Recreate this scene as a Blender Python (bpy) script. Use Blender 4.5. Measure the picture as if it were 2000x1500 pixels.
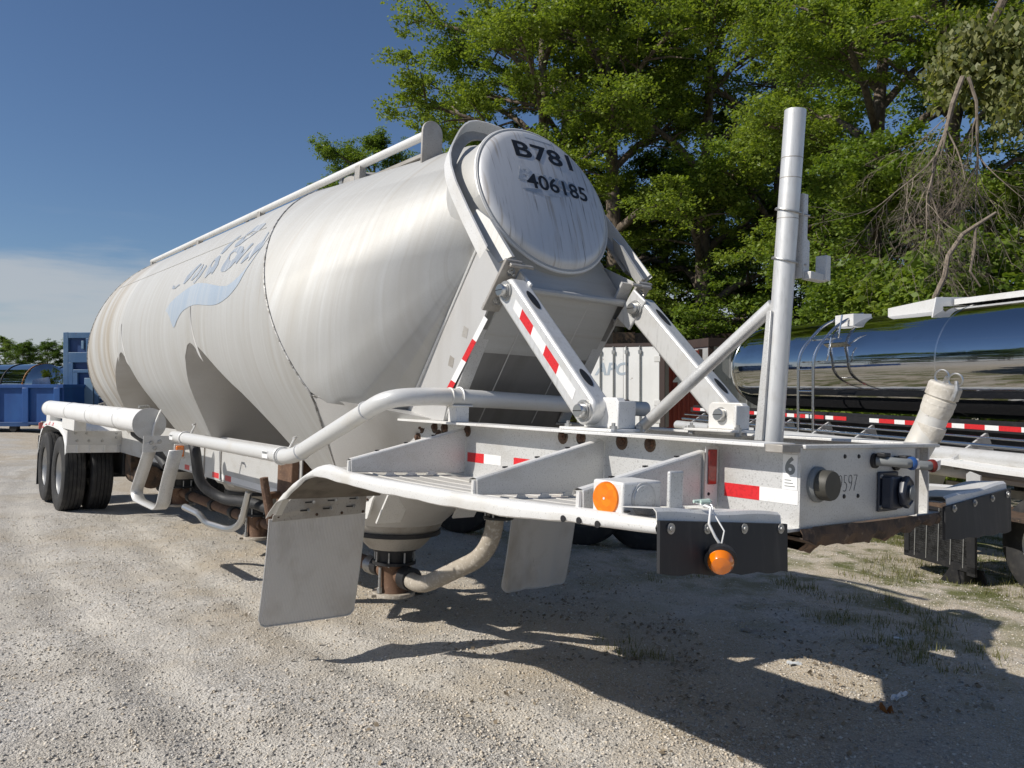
import bpy, bmesh, math, random
import numpy as np
from mathutils import Vector, Matrix
random.seed(7); rng = np.random.default_rng(11)
R = math.radians
for o in list(bpy.data.objects): bpy.data.objects.remove(o, do_unlink=True)
scene = bpy.context.scene
COL = scene.collection

# ------------------------------------------------------------------ camera, sky, sun, exposure
cam = bpy.data.cameras.new('camera'); cam_o = bpy.data.objects.new('camera', cam); COL.objects.link(cam_o)
CAM = Vector((1.6725, -3.0903, 1.7746))
cam.sensor_width = 36.0; cam.lens = 1578.65/2000*36; cam.clip_end = 2000; cam.clip_start = .05
cam_o.location = CAM; cam_o.rotation_euler = (R(90), 0, math.atan2(.79124, .61151))
scene.camera = cam_o
FWD = Vector((-.79124, .61151, 0)); RGT = Vector((.61151, .79124, 0))
def cpt(px, py, Z):                      # a point at depth Z along the view axis, used to set out the background
    return CAM + FWD*Z + RGT*((px-1000)/1578.65*Z) + Vector((0, 0, (750-py)/1578.65*Z))
SUN_D = Vector((.35, 1.14, -1.048)).normalized()
world = bpy.data.worlds.new('World'); scene.world = world; world.use_nodes = True
wn, wl = world.node_tree.nodes, world.node_tree.links
bg = wn['Background']; sky = wn.new('ShaderNodeTexSky'); sky.sky_type = 'NISHITA'; sky.sun_disc = False
sky.sun_elevation = R(41.3); sky.sun_rotation = math.atan2(-SUN_D.x, -SUN_D.y)
sky.air_density = 1.0; sky.dust_density = .45; sky.ozone_density = 2.2; sky.altitude = 200
# thin cloud bank low over the horizon and faint wisps, all round
geo = wn.new('ShaderNodeTexCoord'); sep = wn.new('ShaderNodeSeparateXYZ'); wl.new(geo.outputs['Generated'], sep.inputs[0])
mp = wn.new('ShaderNodeMapping'); mp.inputs['Scale'].default_value = (2.2, 2.2, 16); wl.new(geo.outputs['Generated'], mp.inputs[0])
nz = wn.new('ShaderNodeTexNoise'); nz.inputs['Scale'].default_value = 1.6; nz.inputs['Detail'].default_value = 9; nz.inputs['Roughness'].default_value = .55
wl.new(mp.outputs[0], nz.inputs['Vector'])
def wmath(op, a, b=None, c=None):
    n = wn.new('ShaderNodeMath'); n.operation = op
    for i, v in enumerate((a, b, c)):
        if v is None: continue
        if isinstance(v, (int, float)): n.inputs[i].default_value = v
        else: wl.new(v, n.inputs[i])
    return n.outputs[0]
hz = wmath('SUBTRACT', wmath('MULTIPLY_ADD', nz.outputs['Fac'], .22, .045), sep.outputs['Z'])
r1 = wn.new('ShaderNodeMapRange'); r1.inputs['From Min'].default_value = 0; r1.inputs['From Max'].default_value = .075; r1.interpolation_type = 'SMOOTHSTEP'
wl.new(hz, r1.inputs['Value'])
r2 = wn.new('ShaderNodeMapRange'); r2.inputs['From Min'].default_value = .6; r2.inputs['From Max'].default_value = .85; r2.inputs['To Max'].default_value = .12
wl.new(nz.outputs['Fac'], r2.inputs['Value'])
cl = wmath('MAXIMUM', wmath('MULTIPLY', r1.outputs[0], .80), r2.outputs[0])
mixw = wn.new('ShaderNodeMix'); mixw.data_type = 'RGBA'; wl.new(cl, mixw.inputs['Factor'])
tint = wn.new('ShaderNodeMix'); tint.data_type = 'RGBA'; tint.blend_type = 'MULTIPLY'; tint.inputs['Factor'].default_value = 1
wl.new(sky.outputs[0], tint.inputs['A']); tint.inputs['B'].default_value = (.80, .92, 1.08, 1)
wl.new(tint.outputs['Result'], mixw.inputs['A']); mixw.inputs['B'].default_value = (6.3, 6.7, 7.1, 1)
wl.new(mixw.outputs['Result'], bg.inputs['Color']); bg.inputs['Strength'].default_value = .074
sun = bpy.data.lights.new('sun', 'SUN'); sun.energy = 4.6; sun.angle = R(.53); sun.color = (1, .945, .86)
sun_o = bpy.data.objects.new('sun', sun); COL.objects.link(sun_o); sun_o.location = (-6, -20, 20)
sun_o.rotation_euler = SUN_D.to_track_quat('-Z', 'Y').to_euler()
vs = scene.view_settings; vs.view_transform = 'Standard'; vs.look = 'None'; vs.exposure = .05; vs.gamma = 1; vs.use_curve_mapping = False
scene.render.resolution_x = 1024; scene.render.resolution_y = 768

# ------------------------------------------------------------------ materials
MATS = {}
def mat(name, color=(.5,.5,.5), rough=.5, metal=0., noise=None, bump=None, spec=.5, extra=None, coat=0):
    """noise: list of (scale, detail, colour2, lo, hi, stretch) blended over the base colour; bump: (scale, strength, distance)"""
    if name in MATS: return MATS[name]
    m = bpy.data.materials.new(name); m.use_nodes = True; n, l = m.node_tree.nodes, m.node_tree.links
    p = n['Principled BSDF']; p.inputs['Roughness'].default_value = rough; p.inputs['Metallic'].default_value = metal
    p.inputs['Specular IOR Level'].default_value = spec; p.inputs['Coat Weight'].default_value = coat
    tc = n.new('ShaderNodeTexCoord'); out = None
    base = n.new('ShaderNodeRGB'); base.outputs[0].default_value = (*color, 1); out = base.outputs[0]
    for (sc, det, c2, lo, hi, st) in (noise or []):
        mpn = n.new('ShaderNodeMapping'); mpn.inputs['Scale'].default_value = st; l.new(tc.outputs['Object'], mpn.inputs[0])
        t = n.new('ShaderNodeTexNoise'); t.inputs['Scale'].default_value = sc; t.inputs['Detail'].default_value = det; t.inputs['Roughness'].default_value = .6
        l.new(mpn.outputs[0], t.inputs['Vector'])
        mr = n.new('ShaderNodeMapRange'); mr.inputs['From Min'].default_value = lo; mr.inputs['From Max'].default_value = hi
        l.new(t.outputs['Fac'], mr.inputs['Value'])
        mx = n.new('ShaderNodeMix'); mx.data_type = 'RGBA'; l.new(mr.outputs[0], mx.inputs['Factor']); l.new(out, mx.inputs['A'])
        mx.inputs['B'].default_value = (*c2, 1); out = mx.outputs['Result']
    l.new(out, p.inputs['Base Color'])
    if bump:
        t = n.new('ShaderNodeTexNoise'); t.inputs['Scale'].default_value = bump[0]; t.inputs['Detail'].default_value = 4; l.new(tc.outputs['Object'], t.inputs['Vector'])
        b = n.new('ShaderNodeBump'); b.inputs['Strength'].default_value = bump[1]; b.inputs['Distance'].default_value = bump[2]
        l.new(t.outputs['Fac'], b.inputs['Height']); l.new(b.outputs[0], p.inputs['Normal'])
    if extra: extra(n, l, p, tc, out)
    MATS[name] = m; return m
ONE = (1, 1, 1)
def tank_extra(n, l, p, tc, out):
    # brushed grain round the barrel, varying gloss, faint rolled-sheet waviness
    mpn = n.new('ShaderNodeMapping'); mpn.inputs['Scale'].default_value = (90, 3, 3); l.new(tc.outputs['Object'], mpn.inputs[0])
    t = n.new('ShaderNodeTexNoise'); t.inputs['Scale'].default_value = 1; t.inputs['Detail'].default_value = 3; l.new(mpn.outputs[0], t.inputs['Vector'])
    mr = n.new('ShaderNodeMapRange'); mr.inputs['To Min'].default_value = .52; mr.inputs['To Max'].default_value = .66; l.new(t.outputs['Fac'], mr.inputs['Value']); l.new(mr.outputs[0], p.inputs['Roughness'])
    t2 = n.new('ShaderNodeTexNoise'); t2.inputs['Scale'].default_value = 2.2; t2.inputs['Detail'].default_value = 1; l.new(tc.outputs['Object'], t2.inputs['Vector'])
    b = n.new('ShaderNodeBump'); b.inputs['Strength'].default_value = .25; b.inputs['Distance'].default_value = .02; l.new(t2.outputs['Fac'], b.inputs['Height'])
    b2 = n.new('ShaderNodeBump'); b2.inputs['Strength'].default_value = .1; b2.inputs['Distance'].default_value = .002; l.new(t.outputs['Fac'], b2.inputs['Height']); l.new(b.outputs[0], b2.inputs['Normal'])
    l.new(b2.outputs[0], p.inputs['Normal'])
M_TANK = mat('weathered_tank_aluminium', (.475, .475, .46), .55, .18, [
    (1.0, 6, (.40, .385, .35), .48, .78, (3.5, .5, .5)), (1.4, 5, (.52, .525, .515), .5, .75, (9, .35, .35)),
    (2.2, 5, (.34, .27, .19), .60, .86, (5, .3, .25)), (1.0, 6, (.43, .42, .395), .50, .72, (34, .5, .4)), (1.0, 4, (.36, .34, .30), .68, .76, (60, .8, .5)), (220, 2, (.39, .385, .37), .55, .75, ONE)], extra=tank_extra)
M_TANKR = mat('stained_tank_aluminium', (.50, .50, .485), .56, .18, [
    (1.0, 6, (.36, .30, .22), .42, .68, (4.5, .35, .3)), (1.4, 5, (.62, .615, .59), .5, .75, (9, .35, .35)),
    (2.0, 6, (.22, .17, .12), .58, .80, (7, .25, .2)), (1.0, 6, (.40, .37, .32), .52, .70, (34, .5, .4)), (220, 2, (.45, .445, .43), .55, .75, ONE)], extra=tank_extra)
M_TANK2 = mat('aged_tank_aluminium', (.56, .555, .545), .48, .55, [
    (1.2, 6, (.44, .42, .39), .5, .8, (2, .6, .5)), (200, 2, (.48, .47, .45), .5, .75, ONE)], extra=tank_extra)
M_HEAD = mat('streaked_head_aluminium', (.62, .625, .63), .48, .35, [
    (3, 4, (.52, .52, .52), .5, .8, (1, 10, 1)), (1, 6, (.34, .28, .21), .56, .74, (1, 22, 1.6)), (1.2, 5, (.14, .115, .09), .60, .72, (3, 55, 2.2))], bump=(3, .1, .01))
M_ALU = mat('speckled_frame_aluminium', (.60, .60, .59), .5, .35, [
    (160, 3, (.36, .355, .345), .56, .68, ONE), (3.5, 5, (.46, .44, .40), .5, .8, (1, 1, 2)), (420, 2, (.74, .74, .73), .58, .66, ONE)], bump=(240, .12, .003))
M_ALU_W = mat('whitened_aluminium', (.74, .735, .715), .52, .2, [
    (140, 3, (.42, .41, .39), .6, .7, ONE), (2.5, 5, (.58, .55, .49), .5, .8, ONE)], bump=(200, .1, .003))
M_ALU_D = mat('dirty_aluminium', (.42, .40, .37), .55, .35, [(4, 6, (.26, .23, .19), .45, .75, ONE), (90, 3, (.3, .28, .25), .55, .7, ONE)], bump=(120, .12, .003))
M_DECK = mat('dusty_deck_aluminium', (.56, .545, .51), .6, .15, [(150, 3, (.34, .33, .31), .6, .7, ONE), (4, 5, (.44, .42, .37), .45, .75, ONE)], bump=(200, .1, .003))
M_UNDER = mat('dark_brown_underside', (.15, .13, .105), .9, 0, [(6, 6, (.07, .058, .045), .45, .7, ONE)], bump=(40, .3, .004))  # mottled dark brown for the sheet below the fender deck
M_STRUT = mat('satin_strut_aluminium', (.70, .70, .69), .42, .45, [(60, 4, (.55, .55, .54), .52, .75, (1, 1, .2)), (5, 4, (.60, .58, .54), .5, .8, ONE)], bump=(90, .05, .002))
M_PIPE = mat('painted_pipe', (.64, .64, .625), .42, .15, [(3, 5, (.60, .56, .48), .55, .8, ONE), (70, 3, (.58, .57, .55), .58, .72, ONE)], bump=(60, .05, .002))
M_DUST = mat('dusty_pipe', (.36, .32, .265), .75, 0, [(6, 5, (.30, .26, .21), .45, .75, ONE), (40, 4, (.56, .52, .46), .52, .7, ONE)], bump=(50, .3, .004))
M_RUST = mat('brown_cast_iron', (.155, .088, .055), .75, .1, [(8, 5, (.08, .045, .03), .45, .7, ONE), (50, 4, (.26, .17, .11), .56, .72, ONE)], bump=(60, .3, .004))
M_RUSTY = mat('rusty_steel_plate', (.11, .07, .045), .8, .1, [(9, 6, (.035, .027, .022), .45, .62, ONE), (30, 4, (.24, .17, .11), .6, .75, ONE)], bump=(30, .6, .01))
M_BOLT = mat('rusty_bolt', (.075, .045, .032), .7, .3, [(60, 3, (.18, .09, .05), .5, .7, ONE)])
M_WELD = mat('weld_metal', (.42, .41, .39), .5, .4, [(28, 3, (.20, .19, .17), .48, .56, ONE), (60, 3, (.7, .69, .67), .58, .66, ONE)], bump=(120, .6, .004))
M_STEEL = mat('bright_steel', (.55, .55, .54), .28, .95)
M_ZINC = mat('zinc_steel', (.45, .45, .44), .45, .8, [(40, 3, (.3, .29, .27), .5, .7, ONE)])
M_WIREST = mat('dark_wire', (.12, .12, .12), .5, .6)
M_RUB = mat('black_rubber_sheet', (.022, .023, .026), .6, 0, [(5, 5, (.055, .054, .055), .52, .8, (1, 4, .6))], bump=(80, .1, .002))
M_TYRE = mat('tyre_rubber', (.022, .022, .023), .78, 0, [(7, 5, (.07, .066, .06), .5, .8, ONE)], bump=(90, .2, .003))
M_BLACK = mat('black_steel', (.018, .018, .02), .5, .1, [(20, 4, (.045, .042, .04), .55, .75, ONE)])
M_BLPL = mat('blue_black_plastic', (.022, .028, .045), .4, 0, [(20, 4, (.05, .055, .07), .55, .75, ONE)])
M_DECAL = mat('black_vinyl', (.012, .012, .013), .45, 0, [(55, 4, (.25, .25, .25), .70, .78, ONE)])
M_INK = mat('marker_ink', (.02, .02, .022), .7)
M_FADE = mat('faded_blue_vinyl', (.36, .43, .51), .55, .2, [(1.5, 5, (.45, .49, .53), .42, .72, (8, 1, .4)), (2, 6, (.54, .545, .54), .55, .72, (16, 1, .3))])
M_FADEL = mat('faded_grey_lettering', (.30, .34, .39), .55, .2, [(2, 6, (.56, .56, .55), .5, .66, (9, 1, .5))])
M_GHOST = mat('ghost_lettering', (.27, .32, .38), .5, .35, [(9, 5, (.56, .57, .58), .42, .6, ONE)])
M_GHOSTP = mat('ghost_panel', (.70, .72, .735), .46, .4, [(3, 5, (.62, .625, .62), .45, .7, (5, 1, .4))])
M_RED = mat('red_reflective_tape', (.62, .025, .03), .35, 0, [(90, 2, (.5, .02, .025), .5, .6, ONE)])
M_WTAPE = mat('white_reflective_tape', (.78, .78, .77), .32, 0, [(25, 4, (.66, .65, .63), .55, .75, ONE)])
M_REDL = mat('red_lens', (.33, .03, .02), .25, 0, [(60, 3, (.2, .02, .015), .5, .7, ONE)], coat=.5)
def amber_extra(n, l, p, tc, out):
    v = n.new('ShaderNodeTexVoronoi'); v.inputs['Scale'].default_value = 55; l.new(tc.outputs['Object'], v.inputs['Vector'])
    mr = n.new('ShaderNodeMix'); mr.data_type = 'RGBA'; l.new(v.outputs['Color'], mr.inputs['Factor']); mr.inputs['A'].default_value = (.92, .26, .005, 1); mr.inputs['B'].default_value = (.75, .15, .0, 1); l.new(mr.outputs['Result'], p.inputs['Base Color'])
M_AMB = mat('amber_lens', (.85, .2, .0), .18, 0, coat=.6, extra=amber_extra)
M_AMBG = mat('amber_plastic', (.8, .19, .0), .15, 0, spec=.8, coat=.8)
M_WHITE = mat('white_paint', (.78, .78, .77), .4, 0, [(5, 5, (.62, .60, .56), .55, .8, ONE)])
M_STICK = mat('white_sticker', (.80, .80, .79), .5)
M_GREY = mat('grey_plastic', (.20, .21, .21), .5)
M_OLIVE = mat('dull_olive_plastic', (.055, .052, .042), .55)
M_CHROME = mat('mirror_stainless', (.52, .53, .54), .05, 1.0, [(2.5, 6, (.40, .40, .39), .5, .8, (.4, 1, 1))], bump=(2.2, .10, .02))
M_CHROME2 = mat('satin_stainless', (.62, .62, .62), .22, 1.0)
def painted(name, c, c2, rust=(.13, .07, .045), rough=.5): return mat(name, c, rough, 0, [(1.2, 6, c2, .45, .7, (1, 1, .4)), (5, 6, rust, .66, .74, ONE)], bump=(8, .1, .01))
M_BLUE = painted('blue_dumpster_paint', (.014, .07, .25), (.022, .10, .31))
M_BLUE2 = painted('faded_blue_paint', (.055, .13, .25), (.12, .2, .30))
M_BLUED = painted('deep_blue_paint', (.02, .06, .17), (.03, .085, .22))
M_BOXW = painted('white_trailer_paint', (.80, .80, .79), (.70, .70, .68))
M_BOXR = painted('dull_red_paint', (.30, .06, .04), (.22, .045, .035), (.12, .05, .04))
M_BOXG = painted('grey_trailer_paint', (.40, .41, .41), (.29, .29, .29))
M_DARKBOX = painted('dark_brown_paint', (.06, .04, .035), (.035, .028, .025))
M_TEAL = mat('teal_plastic', (.03, .20, .17), .4)
M_BARK = mat('bark', (.16, .125, .095), .9, 0, [(10, 6, (.07, .055, .042), .45, .65, (1, 1, .25)), (5, 3, (.26, .23, .19), .58, .75, ONE)], bump=(22, .6, .03))
M_DEADB = mat('dead_brown_wood', (.25, .205, .16), .9, 0, [(14, 4, (.15, .12, .09), .45, .65, ONE)])
M_WOOD = mat('old_timber', (.16, .10, .065), .85, 0, [(6, 6, (.06, .04, .03), .45, .65, (1, 8, 8)), (20, 4, (.30, .21, .14), .6, .75, ONE)], bump=(25, .5, .01))
def leaf_mat(name, a, b, trans=.42):
    m = bpy.data.materials.new(name); m.use_nodes = True; n, l = m.node_tree.nodes, m.node_tree.links
    p = n['Principled BSDF']; p.inputs['Roughness'].default_value = .48; p.inputs['Specular IOR Level'].default_value = .35
    at = n.new('ShaderNodeAttribute'); at.attribute_name = 'hue'; 
    mx = n.new('ShaderNodeMix'); mx.data_type = 'RGBA'; l.new(at.outputs['Fac'], mx.inputs['Factor']); mx.inputs['A'].default_value = (*a, 1); mx.inputs['B'].default_value = (*b, 1)
    l.new(mx.outputs['Result'], p.inputs['Base Color'])
    tr = n.new('ShaderNodeBsdfTranslucent'); g = n.new('ShaderNodeMix'); g.data_type = 'RGBA'; g.blend_type = 'MULTIPLY'; g.inputs['Factor'].default_value = 1
    l.new(mx.outputs['Result'], g.inputs['A']); g.inputs['B'].default_value = (1.5, 1.5, .6, 1); l.new(g.outputs['Result'], tr.inputs['Color'])
    ms = n.new('ShaderNodeMixShader'); ms.inputs[0].default_value = trans; l.new(p.outputs[0], ms.inputs[1]); l.new(tr.outputs[0], ms.inputs[2])
    l.new(ms.outputs[0], n['Material Output'].inputs['Surface']); return m
M_LEAF = leaf_mat('locust_leaves', (.13, .195, .028), (.25, .31, .06))
M_LEAF2 = leaf_mat('maple_leaves', (.10, .165, .026), (.20, .27, .05))
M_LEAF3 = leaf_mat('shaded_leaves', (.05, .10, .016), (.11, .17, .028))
M_LEAF4 = leaf_mat('pale_seed_leaves', (.12, .15, .05), (.30, .30, .14))
M_GRASS = leaf_mat('grass_blades', (.10, .12, .03), (.22, .20, .08), .25)

# ------------------------------------------------------------------ mesh helpers
def fin(bm, name, m, parent=None, smooth=35, bevel=0):
    bmesh.ops.recalc_face_normals(bm, faces=bm.faces[:])
    me = bpy.data.meshes.new(name); bm.to_mesh(me); bm.free(); return finm(me, name, m, parent, smooth, bevel)
def finm(me, name, m, parent=None, smooth=35, bevel=0):
    if m: me.materials.append(m)
    if smooth is not None:
        me.polygons.foreach_set('use_smooth', [True]*len(me.polygons))
        me.set_sharp_from_angle(angle=R(smooth))
    o = bpy.data.objects.new(name, me); COL.objects.link(o)
    if parent is not None: o.parent = parent
    if bevel:
        b = o.modifiers.new('bevel', 'BEVEL'); b.width = bevel; b.segments = 2; b.limit_method = 'ANGLE'; b.angle_limit = R(40)
        b.use_clamp_overlap = True
    return o
def box(bm, x0, x1, y0, y1, z0, z1, mtx=None):
    vs_ = [bm.verts.new(Vector(c) if mtx is None else mtx @ Vector(c)) for c in
          [(x0,y0,z0),(x1,y0,z0),(x1,y1,z0),(x0,y1,z0),(x0,y0,z1),(x1,y0,z1),(x1,y1,z1),(x0,y1,z1)]]
    for f in [(0,3,2,1),(4,5,6,7),(0,1,5,4),(1,2,6,5),(2,3,7,6),(3,0,4,7)]: bm.faces.new([vs_[i] for i in f])
def frame_of(d):
    d = Vector(d).normalized(); up = Vector((0,0,1)) if abs(d.z) < .95 else Vector((1,0,0))
    a = d.cross(up).normalized(); return a, a.cross(d).normalized()
def tube(bm, path, r, n=12, cap=True):
    path = [Vector(p) for p in path]; rs = r if isinstance(r, (list, tuple)) else [r]*len(path); rings = []; a = None
    for i, p in enumerate(path):
        d = (path[min(i+1, len(path)-1)] - path[max(i-1, 0)]).normalized()
        if a is None: a, b = frame_of(d)
        else:
            a = (a - d*a.dot(d)).normalized(); b = a.cross(d).normalized()
        rings.append([bm.verts.new(p + a*(math.cos(t)*rs[i]) + b*(math.sin(t)*rs[i])) for t in [2*math.pi*k/n for k in range(n)]])
    for q, s in zip(rings, rings[1:]):
        for k in range(n): bm.faces.new((q[k], q[(k+1) % n], s[(k+1) % n], s[k]))
    if cap: bm.faces.new(rings[0][::-1]); bm.faces.new(rings[-1])
def fillet(pts, rad, seg=6):
    pts = [Vector(p) for p in pts]; out = [pts[0]]
    for i in range(1, len(pts)-1):
        a, b, c = pts[i-1], pts[i], pts[i+1]; u, v = (a-b), (c-b); L = min(rad, u.length*.48, v.length*.48)
        p, q = b + u.normalized()*L, b + v.normalized()*L
        for k in range(seg+1):
            t = k/seg; out.append(p*(1-t)**2 + b*(2*t*(1-t)) + q*t*t)
    return out + [pts[-1]]
def cyl(bm, p0, p1, r0, r1=None, n=20): tube(bm, [p0, p1], [r0, r0 if r1 is None else r1], n)
def lathe(bm, prof, origin, axis, n=32, closed=False, cap=True):
    """prof: (radius, distance along axis)"""
    ax = Vector(axis).normalized(); a, b = frame_of(ax); o = Vector(origin)
    rings = []
    for r_, h in prof:
        rings.append([bm.verts.new(o + ax*h + (a*math.cos(t)+b*math.sin(t))*max(r_, 1e-4)) for t in [2*math.pi*k/n for k in range(n)]])
    for q, s in zip(rings, rings[1:]):
        for k in range(n): bm.faces.new((q[k], q[(k+1) % n], s[(k+1) % n], s[k]))
    if closed:
        for k in range(n): bm.faces.new((rings[-1][k], rings[-1][(k+1) % n], rings[0][(k+1) % n], rings[0][k]))
    elif cap:
        bm.faces.new(rings[0][::-1]); bm.faces.new(rings[-1])
def plate(bm, pts, off):
    """planar polygon given thickness by the vector off"""
    off = Vector(off); a = [bm.verts.new(Vector(p)) for p in pts]; b = [bm.verts.new(Vector(p)+off) for p in pts]; n = len(pts)
    bm.faces.new(a[::-1]); bm.faces.new(b)
    for k in range(n): bm.faces.new((a[k], a[(k+1) % n], b[(k+1) % n], b[k]))
def sheet(bm, rows, thick=None):
    """grid of points (rows of equal length); optional thickness vector"""
    g = [[bm.verts.new(Vector(p)) for p in r_] for r_ in rows]
    for q, s in zip(g, g[1:]):
        for k in range(len(q)-1): bm.faces.new((q[k], q[k+1], s[k+1], s[k]))
    if thick is not None:
        t = Vector(thick); h = [[bm.verts.new(Vector(p)+t) for p in r_] for r_ in rows]
        for q, s in zip(h, h[1:]):
            for k in range(len(q)-1): bm.faces.new((q[k], s[k], s[k+1], q[k+1]))
        m_, w = len(g), len(g[0])
        for i in range(m_-1):
            bm.faces.new((g[i][0], g[i+1][0], h[i+1][0], h[i][0])); bm.faces.new((g[i][w-1], h[i][w-1], h[i+1][w-1], g[i+1][w-1]))
        for k in range(w-1):
            bm.faces.new((g[0][k], h[0][k], h[0][k+1], g[0][k+1])); bm.faces.new((g[m_-1][k], g[m_-1][k+1], h[m_-1][k+1], h[m_-1][k]))
def B(): return bmesh.new()
def thing(name, label, cat, loc=(0,0,0), rot=(0,0,0), group=None):
    o = bpy.data.objects.new(name, None); COL.objects.link(o); o.location = loc; o.rotation_euler = rot; o.empty_display_size = .2
    o['label'] = label; o['category'] = cat
    if group: o['group'] = group
    return o
def tag(o, label, cat, group=None):
    o['label'] = label; o['category'] = cat
    if group: o['group'] = group
    return o
def copy_tree(o, parent=None):
    c = o.copy(); COL.objects.link(c); c.parent = parent
    for ch in [q for q in bpy.data.objects if q.parent == o]: copy_tree(ch, c)
    return c
def text_mesh(s, size, bold=0, shear=0, extrude=.0015, spacing=1, sx=1):
    cu = bpy.data.curves.new('t', 'FONT'); cu.body = s; cu.size = size; cu.offset = bold; cu.shear = shear; cu.extrude = extrude; cu.align_x = 'CENTER'; cu.align_y = 'CENTER'; cu.space_character = spacing
    cu.resolution_u = 4; o = bpy.data.objects.new('t', cu); COL.objects.link(o); dg = bpy.context.evaluated_depsgraph_get()
    me = bpy.data.meshes.new_from_object(o.evaluated_get(dg)); bpy.data.objects.remove(o); 
    me.materials.clear()
    if sx != 1: me.transform(Matrix.Diagonal((sx, 1, 1, 1)))
    return me
def place_text(me, name, m, parent, origin, xdir, ydir, fn=None):
    """lay text on the plane (origin, xdir, ydir); fn(u,v) gives a push along the normal"""
    X, Y = Vector(xdir).normalized(), Vector(ydir).normalized(); N = X.cross(Y); o = Vector(origin)
    for v in me.vertices:
        u, w, h = v.co; v.co = o + X*u + Y*w + N*(h + (fn(u, w) if fn else 0))
    return finm(me, name, m, parent, None)

# ------------------------------------------------------------------ ground
def ground_h(x, y):
    yy = 26*np.tanh(y/26.0)
    z = -.041*yy
    z = z + .018*np.sin(x*.9+1.3)*np.sin(y*.7) + .012*np.sin(x*2.1+y*1.7) + .007*np.sin(x*4.3-y*3.1+.5)
    return z
GXS = np.concatenate([np.linspace(-400, -40, 30, endpoint=False), np.linspace(-40, -9, 100, endpoint=False), np.linspace(-9, 3.5, 260, endpoint=False), np.linspace(3.5, 40, 50, endpoint=False), np.linspace(40, 400, 20)])
GYS = np.concatenate([np.linspace(-400, -40, 20, endpoint=False), np.linspace(-40, -4, 60, endpoint=False), np.linspace(-4, 6, 220, endpoint=False), np.linspace(6, 40, 80, endpoint=False), np.linspace(40, 400, 30)])
def vnoise(x, y, seed=0):
    xi, yi = np.floor(x).astype(int), np.floor(y).astype(int); fx, fy = x-xi, y-yi
    def h(a, b): 
        s = np.sin(a*127.1+b*311.7+seed*74.7)*43758.5453; return s-np.floor(s)
    fx, fy = fx*fx*(3-2*fx), fy*fy*(3-2*fy)
    return (h(xi, yi)*(1-fx)+h(xi+1, yi)*fx)*(1-fy)+(h(xi, yi+1)*(1-fx)+h(xi+1, yi+1)*fx)*fy
def ground_full(x, y):
    z = ground_h(x, y)
    near = np.exp(-((x+2)/9.0)**2-((y-0)/9.0)**2)
    z = z + near*(.03*(vnoise(x*2.3, y*2.3, 1)-.5) + .02*(vnoise(x*6, y*6, 2)-.5) + .012*(vnoise(x*17, y*17, 5)-.5))
    # wheel ruts swinging past the nose of the trailer
    for (off, wd, dp) in ((-1.75, .17, .028), (-.62, .15, .022)):
        d = (y - (off + .10*(x+2)+.012*(x+2)**2)); z = z - near*dp*np.exp(-(d/wd)**2) + near*dp*.7*np.exp(-((np.abs(d)-wd*1.9)/(wd*.7))**2)*vnoise(x*5, y*5, 9)
    return z
gx, gy = np.meshgrid(GXS, GYS, indexing='ij'); gz = ground_full(gx, gy)
gv = np.stack([gx, gy, gz], -1).reshape(-1, 3); na, nb = len(GXS), len(GYS)
ii = (np.arange(na-1)[:, None]*nb + np.arange(nb-1)[None]).ravel()
gf = np.stack([ii, ii+nb, ii+nb+1, ii+1], -1)
gm = bpy.data.meshes.new('ground'); gm.from_pydata(gv.tolist(), [], gf.tolist())
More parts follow.
